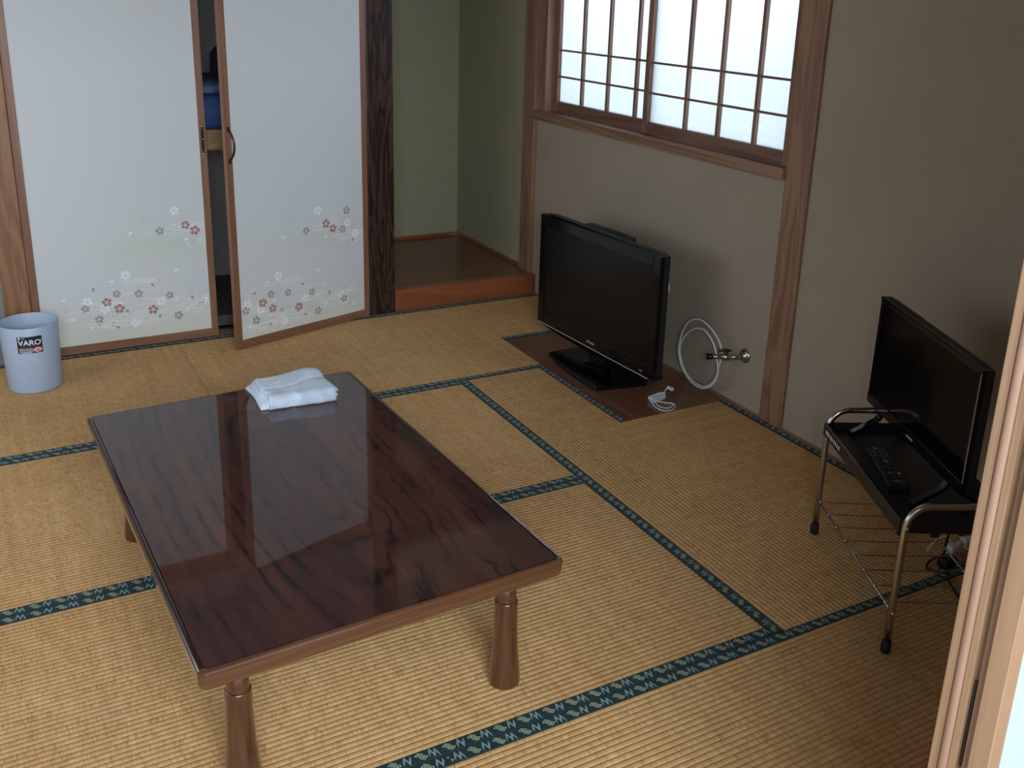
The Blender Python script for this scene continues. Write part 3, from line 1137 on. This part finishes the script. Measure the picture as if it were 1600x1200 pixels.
sheet('lower_fold', -0.112, 0.103, -0.086, 0.086, 0.0005, 0.0155, tw, 1, 0.0008, -0.012)
sheet('middle_fold', -0.100, 0.103, -0.087, 0.080, 0.0150, 0.0275, tw, 2, 0.0012, -0.014)
sheet('upper_fold', -0.092, 0.103, -0.087, 0.082, 0.0270, 0.0390, tw, 3, 0.0022, -0.016, 0.010, 0.006)

b = BM()
prof = [(-0.070, 0.0405), (-0.083, 0.0400), (-0.0915, 0.0360), (-0.0955, 0.0280), (-0.0965, 0.0180), (-0.0950, 0.0080), (-0.0905, 0.0012), (-0.080, 0.0006), (-0.070, 0.0006)]
rows = []
for k in range(31):
    u = k / 30
    e = max(0.0, abs(u * 2 - 1) - 0.93) / 0.07
    rows.append([b.verts.new((-0.088 + 0.194 * u, y + 0.0012 * math.sin(u * 23) + 0.002 * math.sin(u * 6) + 0.003 * e * e, z + (0.0010 * math.sin(u * 9 + 1) + 0.004 * u if z > 0.02 else 0) - 0.002 * e * (z > 0.02))) for y, z in prof])
for p, q in zip(rows, rows[1:]):
    for i in range(len(prof) - 1):
        b.faces.new((p[i], q[i], q[i + 1], p[i + 1])).smooth = True
b.faces.new(rows[0]); b.faces.new(rows[-1][::-1])
obj('front_fold', b, M['towel'], tw)

# ---------------------------------------------------------------- waste bin
bn = thing('waste_bin', 'open pale blue-grey plastic bin standing by the paper door', 'bin', (0.092, 3.93, 0.0))
HB = 0.262


def brad(z):
    return 0.0945 + (0.1025 - 0.0945) * z / HB


b = BM()
lathe(b, [(0.0, 0.0), (0.085, 0.0), (0.0925, 0.0025), (0.0945, 0.008), (brad(0.13), 0.13), (0.1025, HB - 0.001), (0.1018, HB), (0.1005, HB), (0.0998, HB - 0.002), (brad(0.12) - 0.0025, 0.12), (0.0915, 0.010), (0.088, 0.005), (0.0, 0.004)], 64)
obj('bin_body', b, M['bin'], bn)
AC = R(-92)


def onbin(x, z, off=0.0):
    r = brad(z) + off
    a = AC + x / r
    return (r * math.cos(a), r * math.sin(a), z)


def patch(bm, x0, x1, z0, z1, off, mi=0, n=14):
    c = [(bm.verts.new(onbin(x0 + (x1 - x0) * k / n, z0, off)), bm.verts.new(onbin(x0 + (x1 - x0) * k / n, z1, off))) for k in range(n + 1)]
    for a, d in zip(c, c[1:]):
        bm.faces.new((a[0], d[0], d[1], a[1])).material_index = mi


b = BM()
patch(b, -0.046, 0.040, 0.166, 0.231, 0.0006)
st = obj('label_sticker', b, M['sticker'], bn, recalc=False)
st['label'] = 'navy sticker with white lettering and a pink spot'
b = BM()
add_text(b, 'VARO', 0.0285, lambda x, y: onbin(x * 1.02 - 0.003, 0.2065 + y, 0.0011), 0, weight=0.0006)
patch(b, -0.042, 0.038, 0.1905, 0.1922, 0.0010, 1)
zz = 0.186
for k in range(6):
    x = -0.041
    rn = random.Random(k)
    while x < 0.004:
        w = rn.uniform(0.002, 0.007)
        patch(b, x, min(x + w, 0.006), zz - 0.0014, zz, 0.0010, 0, 2)
        x += w + 0.0012
    zz -= 0.0031
patch(b, -0.030, 0.000, 0.1675, 0.1690, 0.0010, 0, 6)
patch(b, -0.030, -0.018, 0.2245, 0.2262, 0.0010, 0, 3)
# pink spot, small white round mark
for cx, cz, rx, rz_, mi in ((0.022, 0.1785, 0.0155, 0.0095, 2), (-0.038, 0.2255, 0.0042, 0.0042, 0), (0.037, 0.216, 0.0016, 0.0016, 0)):
    vs = [b.verts.new(onbin(cx + rx * math.cos(a), cz + rz_ * math.sin(a), 0.0013)) for a in [2 * math.pi * k / 24 for k in range(24)]]
    b.faces.new(vs).material_index = mi
for k, x in enumerate((0.0135, 0.0195, 0.0255)):
    patch(b, x, x + 0.0035, 0.1765, 0.1795, 0.0016, 1, 2)
obj('sticker_print', b, [M['st_white'], M['st_red'], M['st_pink']], st, recalc=False)['kind'] = 'stuff'


# ---------------------------------------------------------------- televisions
def vec2frame(Lp, Rp):
    """Rotation so local x runs from the far bottom corner to the near one and local -y faces the viewer."""
    return math.atan2(Rp[1] - Lp[1], Rp[0] - Lp[0])


# larger set on the floor board
Lp, Rp = (2.119, 3.599), (2.158, 2.786)
rz = vec2frame(Lp, Rp)
cx, cy = (Lp[0] + Rp[0]) / 2, (Lp[1] + Rp[1]) / 2
tv = thing('television', 'larger flat television with silver strip standing on the brown floor board', 'television', (cx, cy, 0), rz)
hw, zb, zt = 0.407, 0.090, 0.578
sx0, sx1, sz0, sz1 = -hw + 0.042, hw - 0.042, zb + 0.058, zt - 0.045
b = BM()


def frame_front(bm, y0, y1, ox0, ox1, oz0, oz1, ix0, ix1, iz0, iz1):
    for a in ((ox0, ix0, oz0, oz1), (ix1, ox1, oz0, oz1), (ix0, ix1, oz0, iz0), (ix0, ix1, iz1, oz1)):
        box(bm, a[0], a[1], y0, y1, a[2], a[3])


frame_front(b, 0.0, 0.022, -hw, hw, zb, zt, sx0, sx1, sz0, sz1)
bmesh.ops.remove_doubles(b, verts=b.verts, dist=1e-5)
obj('bezel', b, M['black_gloss'], tv, 0.003)
b = BM(); box(b, sx0, sx1, 0.004, 0.012, sz0, sz1); obj('screen', b, M['screen'], tv)
b = BM()
prism(b, [(-hw, 0.022), (hw, 0.022), (hw - 0.004, 0.050), (hw - 0.05, 0.066), (-hw + 0.05, 0.066), (-hw + 0.004, 0.050)], zb + 0.01, zt - 0.001)
bk = obj('back_cover', b, M['black_matte'], tv, 0.003)
b = BM(); box(b, -0.17, 0.13, 0.060, 0.105, zb + 0.05, zt + 0.002); obj('vent_housing', b, M['black_matte'], bk, 0.008, 3)
b = BM()
for k in range(14):
    x = -0.05 + k * 0.011
    box(b, x, x + 0.006, 0.066, 0.100, zt + 0.0015, zt + 0.0032)
obj('vent_slots', b, M['rubber'], bk)['kind'] = 'stuff'
# chin: curved lower edge under the silver strip
b = BM()
n = 24
fr, bkv = [], []
rows = []
for k in range(n + 1):
    s = k / n * 2 - 1
    x = s * (hw - 0.004)
    dzc = 0.030 * (1 - abs(s) ** 5)
    rows.append([b.verts.new((x, 0.0, zb - 0.001)), b.verts.new((x, 0.004, zb - dzc * 0.6 - 0.001)), b.verts.new((x, 0.018, zb - dzc - 0.001)), b.verts.new((x, 0.055, zb - dzc * 0.7 - 0.001)), b.verts.new((x, 0.055, zb + 0.012)), b.verts.new((x, 0.004, zb + 0.006))])
for a, c in zip(rows, rows[1:]):
    for i in range(6):
        b.faces.new((a[i], a[(i + 1) % 6], c[(i + 1) % 6], c[i]))
b.faces.new(rows[0]); b.faces.new(rows[-1][::-1])
obj('chin', b, M['black_gloss'], tv)
b = BM(); box(b, -hw + 0.012, hw - 0.030, -0.0016, 0.001, zb - 0.0005, zb + 0.0022); o = obj('trim_strip', b, M['silver'], tv)
o['label'] = 'thin silver strip along the lower edge'
b = BM()
add_text(b, 'HITACHI', 0.0135, lambda x, y: (x, -0.0006, zb + 0.024 + y), 0, weight=0.0003)
for q in range(4):
    box(b, 0.326 + q * 0.005, 0.3285 + q * 0.005, -0.0008, 0.0, zb + 0.018, zb + 0.022)
obj('maker_lettering', b, M['silver'], tv)['kind'] = 'stuff'
b = BM(); box(b, 0.10, 0.30, -0.0006, 0.001, zb + 0.010, zb + 0.030); obj('sensor_window', b, M['screen'], tv)
# pedestal: swivel base turned a little against the set
bp = BM()
# outline in world offsets from the tv origin, then turned into the local frame
front = [(2.063, 3.397), (2.0415, 3.30), (2.030, 3.18), (2.024, 3.07), (2.026, 2.972)]
rest = [(2.247, 2.935), (2.285, 2.98), (2.315, 3.15), (2.315, 3.34), (2.290, 3.40)]
ol = [(px - cx, py - cy) for px, py in front + rest]
ca, sa = math.cos(-rz), math.sin(-rz)
ol = [(px * ca - py * sa, px * sa + py * ca) for px, py in ol]
ar = sum(ol[i][0] * ol[(i + 1) % len(ol)][1] - ol[(i + 1) % len(ol)][0] * ol[i][1] for i in range(len(ol)))
if ar < 0:
    ol = ol[::-1]
prism(bp, ol, 0.0, 0.016)
base = obj('pedestal', bp, M['black_gloss'], tv, 0.002)
b = BM()
prism(b, [(-0.055, 0.035), (0.055, 0.035), (0.055, 0.075), (-0.055, 0.075)], 0.014, zb + 0.03)
obj('neck', b, M['black_gloss'], tv, 0.006, 3)
b = BM()
lathe(b, [(0.060, 0.0155), (0.056, 0.020), (0.040, 0.023), (0.0, 0.024)], 32, (0.0, 0.035, 0.0))
obj('swivel_disc', b, M['black_gloss'], tv)

# smaller set on the rack
RACK_O = (1.784, 1.318)
RZ = math.atan2(-0.455, 0.89)
Lp, Rp = (2.169, 1.798), (1.925, 1.292)
rz2 = vec2frame(Lp, Rp)
cx, cy = (Lp[0] + Rp[0]) / 2, (Lp[1] + Rp[1]) / 2
TRAY = 0.332
tv2 = thing('television', 'smaller flat television standing on the chrome-legged metal rack', 'television', (cx, cy, TRAY), rz2)
hw2, zb2, zt2 = 0.282, 0.400 - TRAY, 0.714 - TRAY
b = BM()
frame_front(b, 0.0, 0.012, -hw2, hw2, zb2, zt2, -hw2 + 0.014, hw2 - 0.014, zb2 + 0.030, zt2 - 0.014)
bmesh.ops.remove_doubles(b, verts=b.verts, dist=1e-5)
obj('bezel', b, M['black_gloss'], tv2, 0.0015)
b = BM(); box(b, -hw2 + 0.014, hw2 - 0.014, 0.003, 0.008, zb2 + 0.030, zt2 - 0.014); obj('screen', b, M['screen2'], tv2)
b = BM()
prism(b, [(-hw2, 0.012), (hw2, 0.012), (hw2, 0.030), (hw2 - 0.03, 0.034), (-hw2 + 0.03, 0.034), (-hw2, 0.030)], zb2 + 0.001, zt2 - 0.001)
bk = obj('back_cover', b, M['black_matte'], tv2, 0.002)
b = BM(); box(b, -0.21, 0.21, 0.030, 0.058, zb2 + 0.02, zb2 + 0.20); obj('rear_housing', b, M['black_matte'], bk, 0.008, 3)
for sgn in (-1, 1):  # highlight along each bezel edge, drawn as a thin silver strip
    b = BM()
    box(b, sgn * (hw2 - 0.0035) - 0.0008, sgn * (hw2 - 0.0035) + 0.0008, -0.0006, 0.0004, zb2 + 0.03, zt2 - 0.01)
    obj('edge_highlight', b, M['silver'], tv2)
b = BM()
for q in range(5):
    box(b, -0.018 + q * 0.0075, -0.0128 + q * 0.0075, -0.0008, 0.0, zb2 + 0.0115, zb2 + 0.0165)
obj('maker_lettering', b, M['silver'], tv2)['kind'] = 'stuff'
for xf in (-0.190, 0.205):
    b = BM()
    # a low splayed foot: thin bar on the tray with a short riser to the cabinet
    mid = [(-0.072, 0.006), (-0.004, 0.046), (0.016, zb2 + 0.012), (0.034, 0.046), (0.092, 0.006)]
    for p0, p1 in zip(mid, mid[1:]):
        d_ = Vector((p1[0] - p0[0], p1[1] - p0[1])).normalized()
        n_ = Vector((-d_.y, d_.x)) * 0.005
        q = [(p0[0] + n_.x, p0[1] + n_.y), (p1[0] + n_.x, p1[1] + n_.y), (p1[0] - n_.x, p1[1] - n_.y), (p0[0] - n_.x, p0[1] - n_.y)]
        a = [b.verts.new((-0.011, y, max(z, 0.0008))) for y, z in q]
        c = [b.verts.new((0.011, y, max(z, 0.0008))) for y, z in q]
        b.faces.new(a); b.faces.new(c[::-1])
        for k in range(4):
            k2 = (k + 1) % 4
            b.faces.new((a[k], c[k], c[k2], a[k2]))
    obj('foot', b, M['black_gloss'], tv2, 0.002, loc=(xf, 0.0, 0.0))

# ---------------------------------------------------------------- metal rack
rk = thing('television_rack', 'low metal rack with black tray top, chrome tube legs and wire shelf', 'rack', (RACK_O[0], RACK_O[1], 0), RZ)
LY, LX = 0.5415, 0.258


def loop_path():
    r = 0.055
    z1 = 0.394
    p = [(0, 0, 0.012), (0, 0, 0.15), (0, 0, z1 - r)]
    for k in range(1, 9):
        a = math.pi / 2 * k / 8
        p.append((r - r * math.cos(a), 0, z1 - r + r * math.sin(a)))
    p.append((LX / 2, 0, z1))
    for k in range(0, 9):
        a = math.pi / 2 * k / 8
        p.append((LX - r + r * math.sin(a), 0, z1 - r + r * math.cos(a)))
    p += [(LX, 0, 0.15), (LX, 0, 0.012)]
    return p


for yy in (0.0, LY):
    b = BM(); tube(b, loop_path(), 0.0088, 14)
    fr = obj('tube_frame', b, M['chrome'], rk, loc=(0, yy, 0))
    for xx in (0.0, LX):
        b = BM(); lathe(b, [(0.0, 0.0), (0.0105, 0.0), (0.0122, 0.002), (0.0118, 0.026), (0.0108, 0.032), (0.009, 0.034), (0.0, 0.034)], 16)
        obj('rubber_foot', b, M['rubber'], fr, loc=(xx, 0, 0))
    sg = -1 if yy == 0 else 1
    for xx in (0.0, LX):
        for zz in (0.340, 0.112):
            b = BM(); lathe(b, [(0.0045, 0.0), (0.0045, 0.0105), (0.0030, 0.0125), (0.0, 0.013)], 12, (0, 0, 0), 'y')
            if sg < 0:
                for v in b.verts:
                    v.co.y *= -1
            obj('screw', b, M['nickel'], fr, loc=(xx, 0, zz))
b = BM()
tx0, tx1, ty0, ty1 = -0.011, LX + 0.011, 0.0092, LY + 0.004
zt_, zl = 0.3545, 0.318
th = 0.0014
box(b, tx0, tx1, ty0, ty1, TRAY - th, TRAY)
box(b, tx0, tx0 + th, ty0, ty1, zl, zt_)
box(b, tx1 - th, tx1, ty0, ty1, zl, zt_)
box(b, tx0, tx1, ty0, ty0 + th, zl, zt_)
box(b, tx0, tx1, ty1 - th, ty1, zl, zt_)
tray = obj('tray', b, M['black_metal'], rk)
b = BM()
box(b, tx0 - 0.0003, tx0 + th + 0.0003, ty0, ty1, zt_ - 0.0006, zt_ + 0.0006)
obj('rim_edge', b, M['chrome'], tray)
for y0 in (0.012, LY - 0.04):
    b = BM(); box(b, 0.07, 0.09, y0, y0 + 0.018, zl - 0.012, zl + 0.002)
    obj('tray_tab', b, M['black_metal'], tray)
b = BM()
# small illegible white lettering at the far end of the tray front
rn = random.Random(5)
y = LY - 0.018
for k in range(9):
    y0 = y - k * 0.0125
    for q in range(rn.choice((2, 3))):
        box(b, tx0 - 0.0008, tx0, y0 - 0.0015 - q * 0.0028, y0 - q * 0.0028, zl + 0.010 + 0.003 * (q % 2), zl + 0.021)
obj('tray_lettering', b, M['white_plastic'], tray)['kind'] = 'stuff'
# wire shelf
for xx in (0.0, LX):
    b = BM(); tube(b, [(xx, 0.008, 0.112), (xx, LY - 0.008, 0.108)], 0.0028, 8)
    obj('shelf_rail', b, M['nickel'], rk)
for k in range(8):
    y = 0.040 + k * (LY - 0.060) / 7.0
    z = 0.111
    b = BM()
    tube(b, [(-0.001, y, z + 0.004), (0.02, y, z + 0.001), (LX / 2, y, z - 0.002), (LX - 0.02, y, z + 0.001), (LX + 0.001, y, z + 0.004)], 0.0016, 8)
    w = obj('shelf_wire', b, M['wire'], rk)
    for xx in (0.0, LX):
        b = BM()
        lathe(b, [(0.0, -0.0035), (0.0052, -0.0025), (0.0052, 0.0025), (0.0, 0.0035)], 10, (xx, y, z), 'y')
        obj('weld_bead', b, M['nickel'], w)

# ---------------------------------------------------------------- remote control on the tray
c0 = Vector((1.981, 1.547))
ra = math.atan2(1.640 - 1.454, 2.0435 - 1.919)
rc = thing('remote_control', 'black remote control with tiny buttons lying on the tray of the rack', 'remote control', (c0.x, c0.y, TRAY), ra - R(90))
b = BM(); box(b, -0.0265, 0.0265, -0.112, 0.112, 0.0004, 0.017); obj('remote_body', b, M['black_metal'], rc, 0.003, 3)
M['btn'] = plain('dark_grey_rubber', (0.045, 0.047, 0.055), 0.6)
M['btn_legend'] = plain('grey_legend', (0.17, 0.18, 0.20), 0.6)
M['btn_red'] = plain('red_button', (0.22, 0.04, 0.045), 0.5)
M['btn_yellow'] = plain('yellow_button', (0.38, 0.36, 0.16), 0.5)
rn = random.Random(3)


def button(x, y, w, h_, mat, nm='button'):
    b = BM(); box(b, x - w / 2, x + w / 2, y - h_ / 2, y + h_ / 2, 0.0165, 0.0190)
    return obj(nm, b, mat, rc, 0.0006)


button(-0.006, 0.099, 0.012, 0.006, M['btn_legend'])
button(0.012, 0.099, 0.011, 0.006, M['btn_red'])
rows_y = [0.085, 0.073, 0.061, 0.049]
for yv in rows_y:
    for xv in (-0.014, 0.001, 0.016):
        button(xv, yv, 0.010, 0.006, M['btn'])
button(0.002, 0.022, 0.013, 0.007, M['btn_legend'])
for xv, yv in ((-0.015, 0.028), (0.018, 0.028), (-0.015, 0.012), (0.018, 0.012), (0.002, 0.036), (0.002, 0.008)):
    button(xv, yv, 0.009, 0.005, M['btn'])
for xv in (-0.013, 0.002, 0.017):
    button(xv, -0.014, 0.010, 0.006, M['btn'])
for xv, mm in ((-0.018, M['btn']), (-0.006, M['btn_legend']), (0.006, M['btn']), (0.018, M['btn_yellow'])):
    button(xv, -0.044, 0.008, 0.005, mm)
b = BM()
for yv in rows_y + [0.040, -0.022, -0.034, -0.052, -0.062]:
    for xv in (-0.014, 0.001, 0.016):
        if rn.random() < 0.9:
            w = rn.uniform(0.002, 0.004)
            box(b, xv - w, xv + w, yv - 0.0055, yv - 0.0045, 0.0172, 0.01745)
box(b, -0.010, 0.012, -0.086, -0.083, 0.0172, 0.01745)
box(b, -0.012, 0.018, -0.093, -0.0915, 0.0172, 0.01745)
obj('button_legends', b, M['btn_legend'], rc)['kind'] = 'stuff'

# ---------------------------------------------------------------- gas valve, white hose loops
gv = thing('gas_valve', 'chrome gas valve with a round flange on the wall near the floor', 'valve', (XR, 2.620, 0.205))
b = BM(); lathe(b, [(0.0285, 0.0), (0.0285, -0.002), (0.026, -0.006), (0.019, -0.010), (0.0135, -0.013), (0.0125, -0.020), (0.0, -0.020)], 32, (0, 0, 0), 'x'); obj('flange', b, M['nickel'], gv)
b = BM()
D = Vector((-0.86, 0.50, -0.01)).normalized()


def pt(s, dz_=0):
    return Vector((-0.035, 0, 0)) + D * s + Vector((0, 0, dz_))


tube(b, [(-0.010, 0, 0), (-0.035, 0, 0), pt(0.012), pt(0.030)], 0.0095, 14)
tube(b, [pt(0.028), pt(0.030), pt(0.060), pt(0.062)], 0.014, 6, radii=[0.010, 0.0145, 0.0145, 0.010])
tube(b, [pt(0.062), pt(0.098)], 0.009, 14)
obj('valve_body', b, M['nickel'], gv)
b = BM()
tube(b, [pt(0.098), pt(0.100), pt(0.104), pt(0.118), pt(0.121)], 0.012, 16, radii=[0.009, 0.0125, 0.011, 0.0125, 0.009])
obj('nozzle_cap', b, M['black_gloss'], gv)
b = BM()
tube(b, [pt(0.045, 0.012), pt(0.045, 0.024)], 0.006, 12)
tube(b, [pt(0.028, 0.024), pt(0.045, 0.026), pt(0.078, 0.024)], 0.0055, 10, radii=[0.004, 0.0062, 0.004])
obj('tap_lever', b, M['black_metal'], gv)

cb = BM()
outer = [(2.392, 2.680, 0.165), (2.390, 2.672, 0.205), (2.390, 2.692, 0.247), (2.390, 2.745, 0.283), (2.390, 2.815, 0.298), (2.390, 2.880, 0.270), (2.392, 2.920, 0.205), (2.392, 2.930, 0.130), (2.392, 2.900, 0.070), (2.390, 2.840, 0.033), (2.388, 2.765, 0.030), (2.386, 2.705, 0.068), (2.385, 2.678, 0.120), (2.384, 2.692, 0.185), (2.384, 2.720, 0.235), (2.384, 2.775, 0.268), (2.386, 2.835, 0.255), (2.388, 2.885, 0.217), (2.392, 2.916, 0.175), (2.398, 2.928, 0.120), (2.400, 2.895, 0.060), (2.398, 2.830, 0.034), (2.394, 2.755, 0.040), (2.392, 2.700, 0.090)]
tube(cb, smooth_path(outer, 6, True), 0.0036, 8, True)
o = obj('cable_coil', cb, M['cable_white'], None)
tag(o, 'looped white cable hanging on the chrome gas valve', 'cable')

# white bundle at the foot of the larger television
wb = thing('cable_bundle', 'bundled thin white cable lying on the floor board by the television corner', 'cable', (2.205, 2.800, 0.0))
b = BM()
rn = random.Random(8)
for k in range(5):
    z = 0.004 + 0.003 * k
    w = 0.020 + 0.003 * (k % 3)
    pts = [(-0.040 + rn.uniform(-.004, .004), -0.010 + 0.004 * k, z), (-0.030, w * 0.9 - 0.008, z), (0.025, w * 0.8, z + 0.003), (0.038, 0.010, z), (0.026, -0.006 + 0.003 * k, z), (-0.030, -0.020 + 0.004 * k, z)]
    tube(b, smooth_path(pts, 6, True), 0.0023, 6, True)
obj('cable_hank', b, M['cable_white'], wb)
b = BM()
tube(b, smooth_path([(-0.035, -0.005, 0.012), (-0.055, -0.045, 0.005), (-0.050, -0.095, 0.003), (-0.010, -0.105, 0.003), (0.028, -0.065, 0.003), (0.005, -0.040, 0.003), (-0.036, -0.012, 0.008)], 8), 0.0023, 6)
tube(b, smooth_path([(-0.030, -0.008, 0.010), (-0.040, -0.055, 0.004), (-0.020, -0.085, 0.003), (0.018, -0.072, 0.003), (0.022, -0.045, 0.003)], 8), 0.0023, 6)
obj('cable_loop', b, M['cable_white'], wb)
b = BM()
tube(b, smooth_path([(0.035, 0.012, 0.008), (0.055, 0.030, 0.018), (0.060, 0.022, 0.035)], 6), 0.0025, 6)
box(b, 0.058, 0.070, -0.004, 0.026, 0.028, 0.038)
obj('plug', b, M['white_plastic'], wb, 0.001)

b = BM(); lathe(b, [(0.046, 0.0), (0.046, -0.004), (0.042, -0.008), (0.038, -0.0085), (0.037, -0.006), (0.0, -0.006)], 40, (0, 0, 0), 'x')
o = obj('wall_socket_cover', b, M['white_plastic'], None, loc=(XR, 3.150, 0.335))
tag(o, 'round white cover on the wall behind the larger television', 'cover')

# ---------------------------------------------------------------- plugs and black cable behind the rack
pa = thing('power_adapter', 'black power adapter on the mat behind the rack, black cable trailing', 'adapter', (2.232, 1.505, 0))
b = BM(); box(b, -0.020, 0.026, -0.016, 0.016, 0.0008, 0.030); obj('adapter_body', b, M['black_matte'], pa, 0.004)
b = BM()
tube(b, smooth_path([(-0.020, 0.0, 0.012), (-0.045, -0.012, 0.006), (-0.060, 0.012, 0.005), (-0.030, 0.030, 0.008), (0.005, 0.012, 0.034)], 8), 0.003, 8)
tube(b, smooth_path([(-0.005, 0.0, 0.028), (-0.03, -0.01, 0.05), (-0.052, -0.03, 0.15), (-0.060, -0.05, 0.26), (-0.058, -0.05, 0.325)], 8), 0.0035, 8)
tube(b, smooth_path([(-0.010, -0.010, 0.010), (-0.050, -0.050, 0.005), (-0.085, -0.100, 0.004), (-0.105, -0.150, 0.004), (-0.100, -0.230, 0.004), (-0.06, -0.30, 0.004)], 8), 0.0035, 8)
obj('cable', b, M['rubber'], pa)
wp = thing('white_plug', 'white two-part plug lying upright beside the black adapter', 'plug', (2.292, 1.533, 0))
b = BM(); box(b, -0.020, 0.016, -0.014, 0.014, 0.0008, 0.040); obj('plug_body', b, M['white_plastic'], wp, 0.006, 3)
b = BM(); tube(b, smooth_path([(-0.005, 0.0, 0.038), (-0.012, 0.01, 0.058), (-0.03, 0.02, 0.060), (-0.045, 0.03, 0.040), (-0.055, 0.04, 0.01)], 6), 0.0022, 6); obj('plug_cord', b, M['cable_white'], wp)
wp2 = thing('white_plug', 'longer white plug lying nearer the doorway jamb', 'plug', (2.385, 1.540, 0))
wp2.rotation_euler = (0, 0, R(-10))
b = BM(); box(b, -0.035, 0.035, -0.013, 0.013, 0.010, 0.036); obj('plug_body', b, M['white_plastic'], wp2, 0.006, 3)
b = BM(); tube(b, [(-0.034, 0, 0.023), (-0.05, 0, 0.021), (-0.062, -0.004, 0.012)], 0.006, 10, radii=[0.008, 0.006, 0.004]); box(b, -0.02, 0.02, -0.01, 0.01, 0.0006, 0.011); obj('strain_relief', b, M['white_plastic'], wp2)
bp_ = thing('extension_socket', 'reddish-brown extension socket lying before the white plugs', 'extension socket', (2.320, 1.487, 0))
bp_.rotation_euler = (0, 0, R(-22))
b = BM(); box(b, -0.050, 0.075, -0.018, 0.018, 0.0008, 0.024); obj('socket_body', b, M['brown_plug'], bp_, 0.006, 3)
b = BM()
for k in range(3):
    for q in (-0.004, 0.004):
        box(b, -0.035 + k * 0.035, -0.028 + k * 0.035, q - 0.0008, q + 0.0008, 0.0235, 0.0243)
obj('socket_slots', b, M['rubber'], bp_)['kind'] = 'stuff'

# ---------------------------------------------------------------- doorway jamb and the nearer sliding door
jb = thing('trim_6', 'pale brown grooved doorway jamb in the near foreground', 'jamb', (0, 0, 0), kind='structure')
zt6 = 2.0
b = BM()
prism(b, [(0.930, 0.603), (0.930, 0.5915), (0.975, 0.5915), (0.975, 0.603)][::-1], -0.02, zt6); obj('outer_moulding', b, M['jamb'], jb, 0.0012)
b = BM()
pts = [(0.934, 0.5912)]
for k in range(0, 9):
    a = math.pi * k / 8
    pts.append((0.9315 - 0.0045 * math.sin(a), 0.5852 + 0.0058 * math.cos(a)))
pts += [(0.934, 0.5792), (0.975, 0.5792), (0.975, 0.5912)]
prism(b, pts, -0.02, zt6); obj('bead_moulding', b, M['jamb_pink'], jb)
b = BM()
prism(b, [(0.9305, 0.5790), (0.9305, 0.5700), (0.975, 0.5700), (0.975, 0.5790)][::-1], -0.02, zt6); obj('inner_moulding', b, M['jamb'], jb, 0.001)
b = BM()
prism(b, [(0.940, 0.5698), (0.940, 0.552), (0.975, 0.552), (0.975, 0.5698)][::-1], -0.02, zt6)
prism(b, [(0.9345, 0.5640), (0.9345, 0.5525), (0.941, 0.5525), (0.941, 0.5640)][::-1], -0.02, zt6)
obj('door_edge', b, M['jamb_pink'], jb, 0.0008)
b = BM(); box(b, 0.9335, 0.9395, 0.5646, 0.5662, 0.640, 0.760)  # thin dark upright strip on the jamb
obj('dark_jamb_strip', b, M['black_metal'], jb)
lb = structure('trim_7', (lambda q: (box(q, -0.90, 0.975, 0.50, 0.60, 1.93, 1.99), q)[1])(BM()), M['post_x'], 'wooden lintel over the doorway', 'lintel')
b = BM(); box(b, -0.90, -0.86, 0.50, 0.60, -0.02, 1.93)
structure('trim_8', b, M['jamb'], 'wooden jamb on the far side of the doorway', 'jamb')
b = BM(); box(b, -0.86, 0.93, 0.50, 0.599, -0.06, -0.001)
structure('trim_9', b, M['corridor'], 'wooden doorway threshold', 'threshold')

d3 = thing('door_3', 'bright white sliding door panel with pale wooden frame at the near edge of the doorway', 'door', (0.9225, 0.526, 0), kind='structure')
b = BM(); box(b, 0.0, 0.0225, 0.0, 0.024, 0.0, 1.93); obj('stile', b, M['jamb'], d3, 0.001)
b = BM(); box(b, 0.85, 0.875, 0.0, 0.024, 0.0, 1.93); obj('stile', b, M['jamb'], d3, 0.001)
b = BM(); box(b, 0.0225, 0.85, 0.0, 0.024, 0.0, 0.03); obj('bottom_rail', b, M['jamb'], d3, 0.001)
b = BM(); box(b, 0.0225, 0.85, 0.0, 0.024, 1.90, 1.93); obj('top_rail', b, M['jamb'], d3, 0.001)
b = BM(); box(b, 0.0225, 0.85, 0.002, 0.020, 0.03, 1.90); obj('door_panel', b, M['panel'], d3)

# corridor wall to the right of that door, so the corridor is closed
b = BM(); box(b, 1.80, 3.0, 0.48, 0.555, -0.02, 2.3); box(b, -2.2, -0.90, 0.46, 0.50, -0.02, 2.3)
structure('wall_corridor', b, M['corridor_wall'], 'white corridor wall outside the room', 'wall')
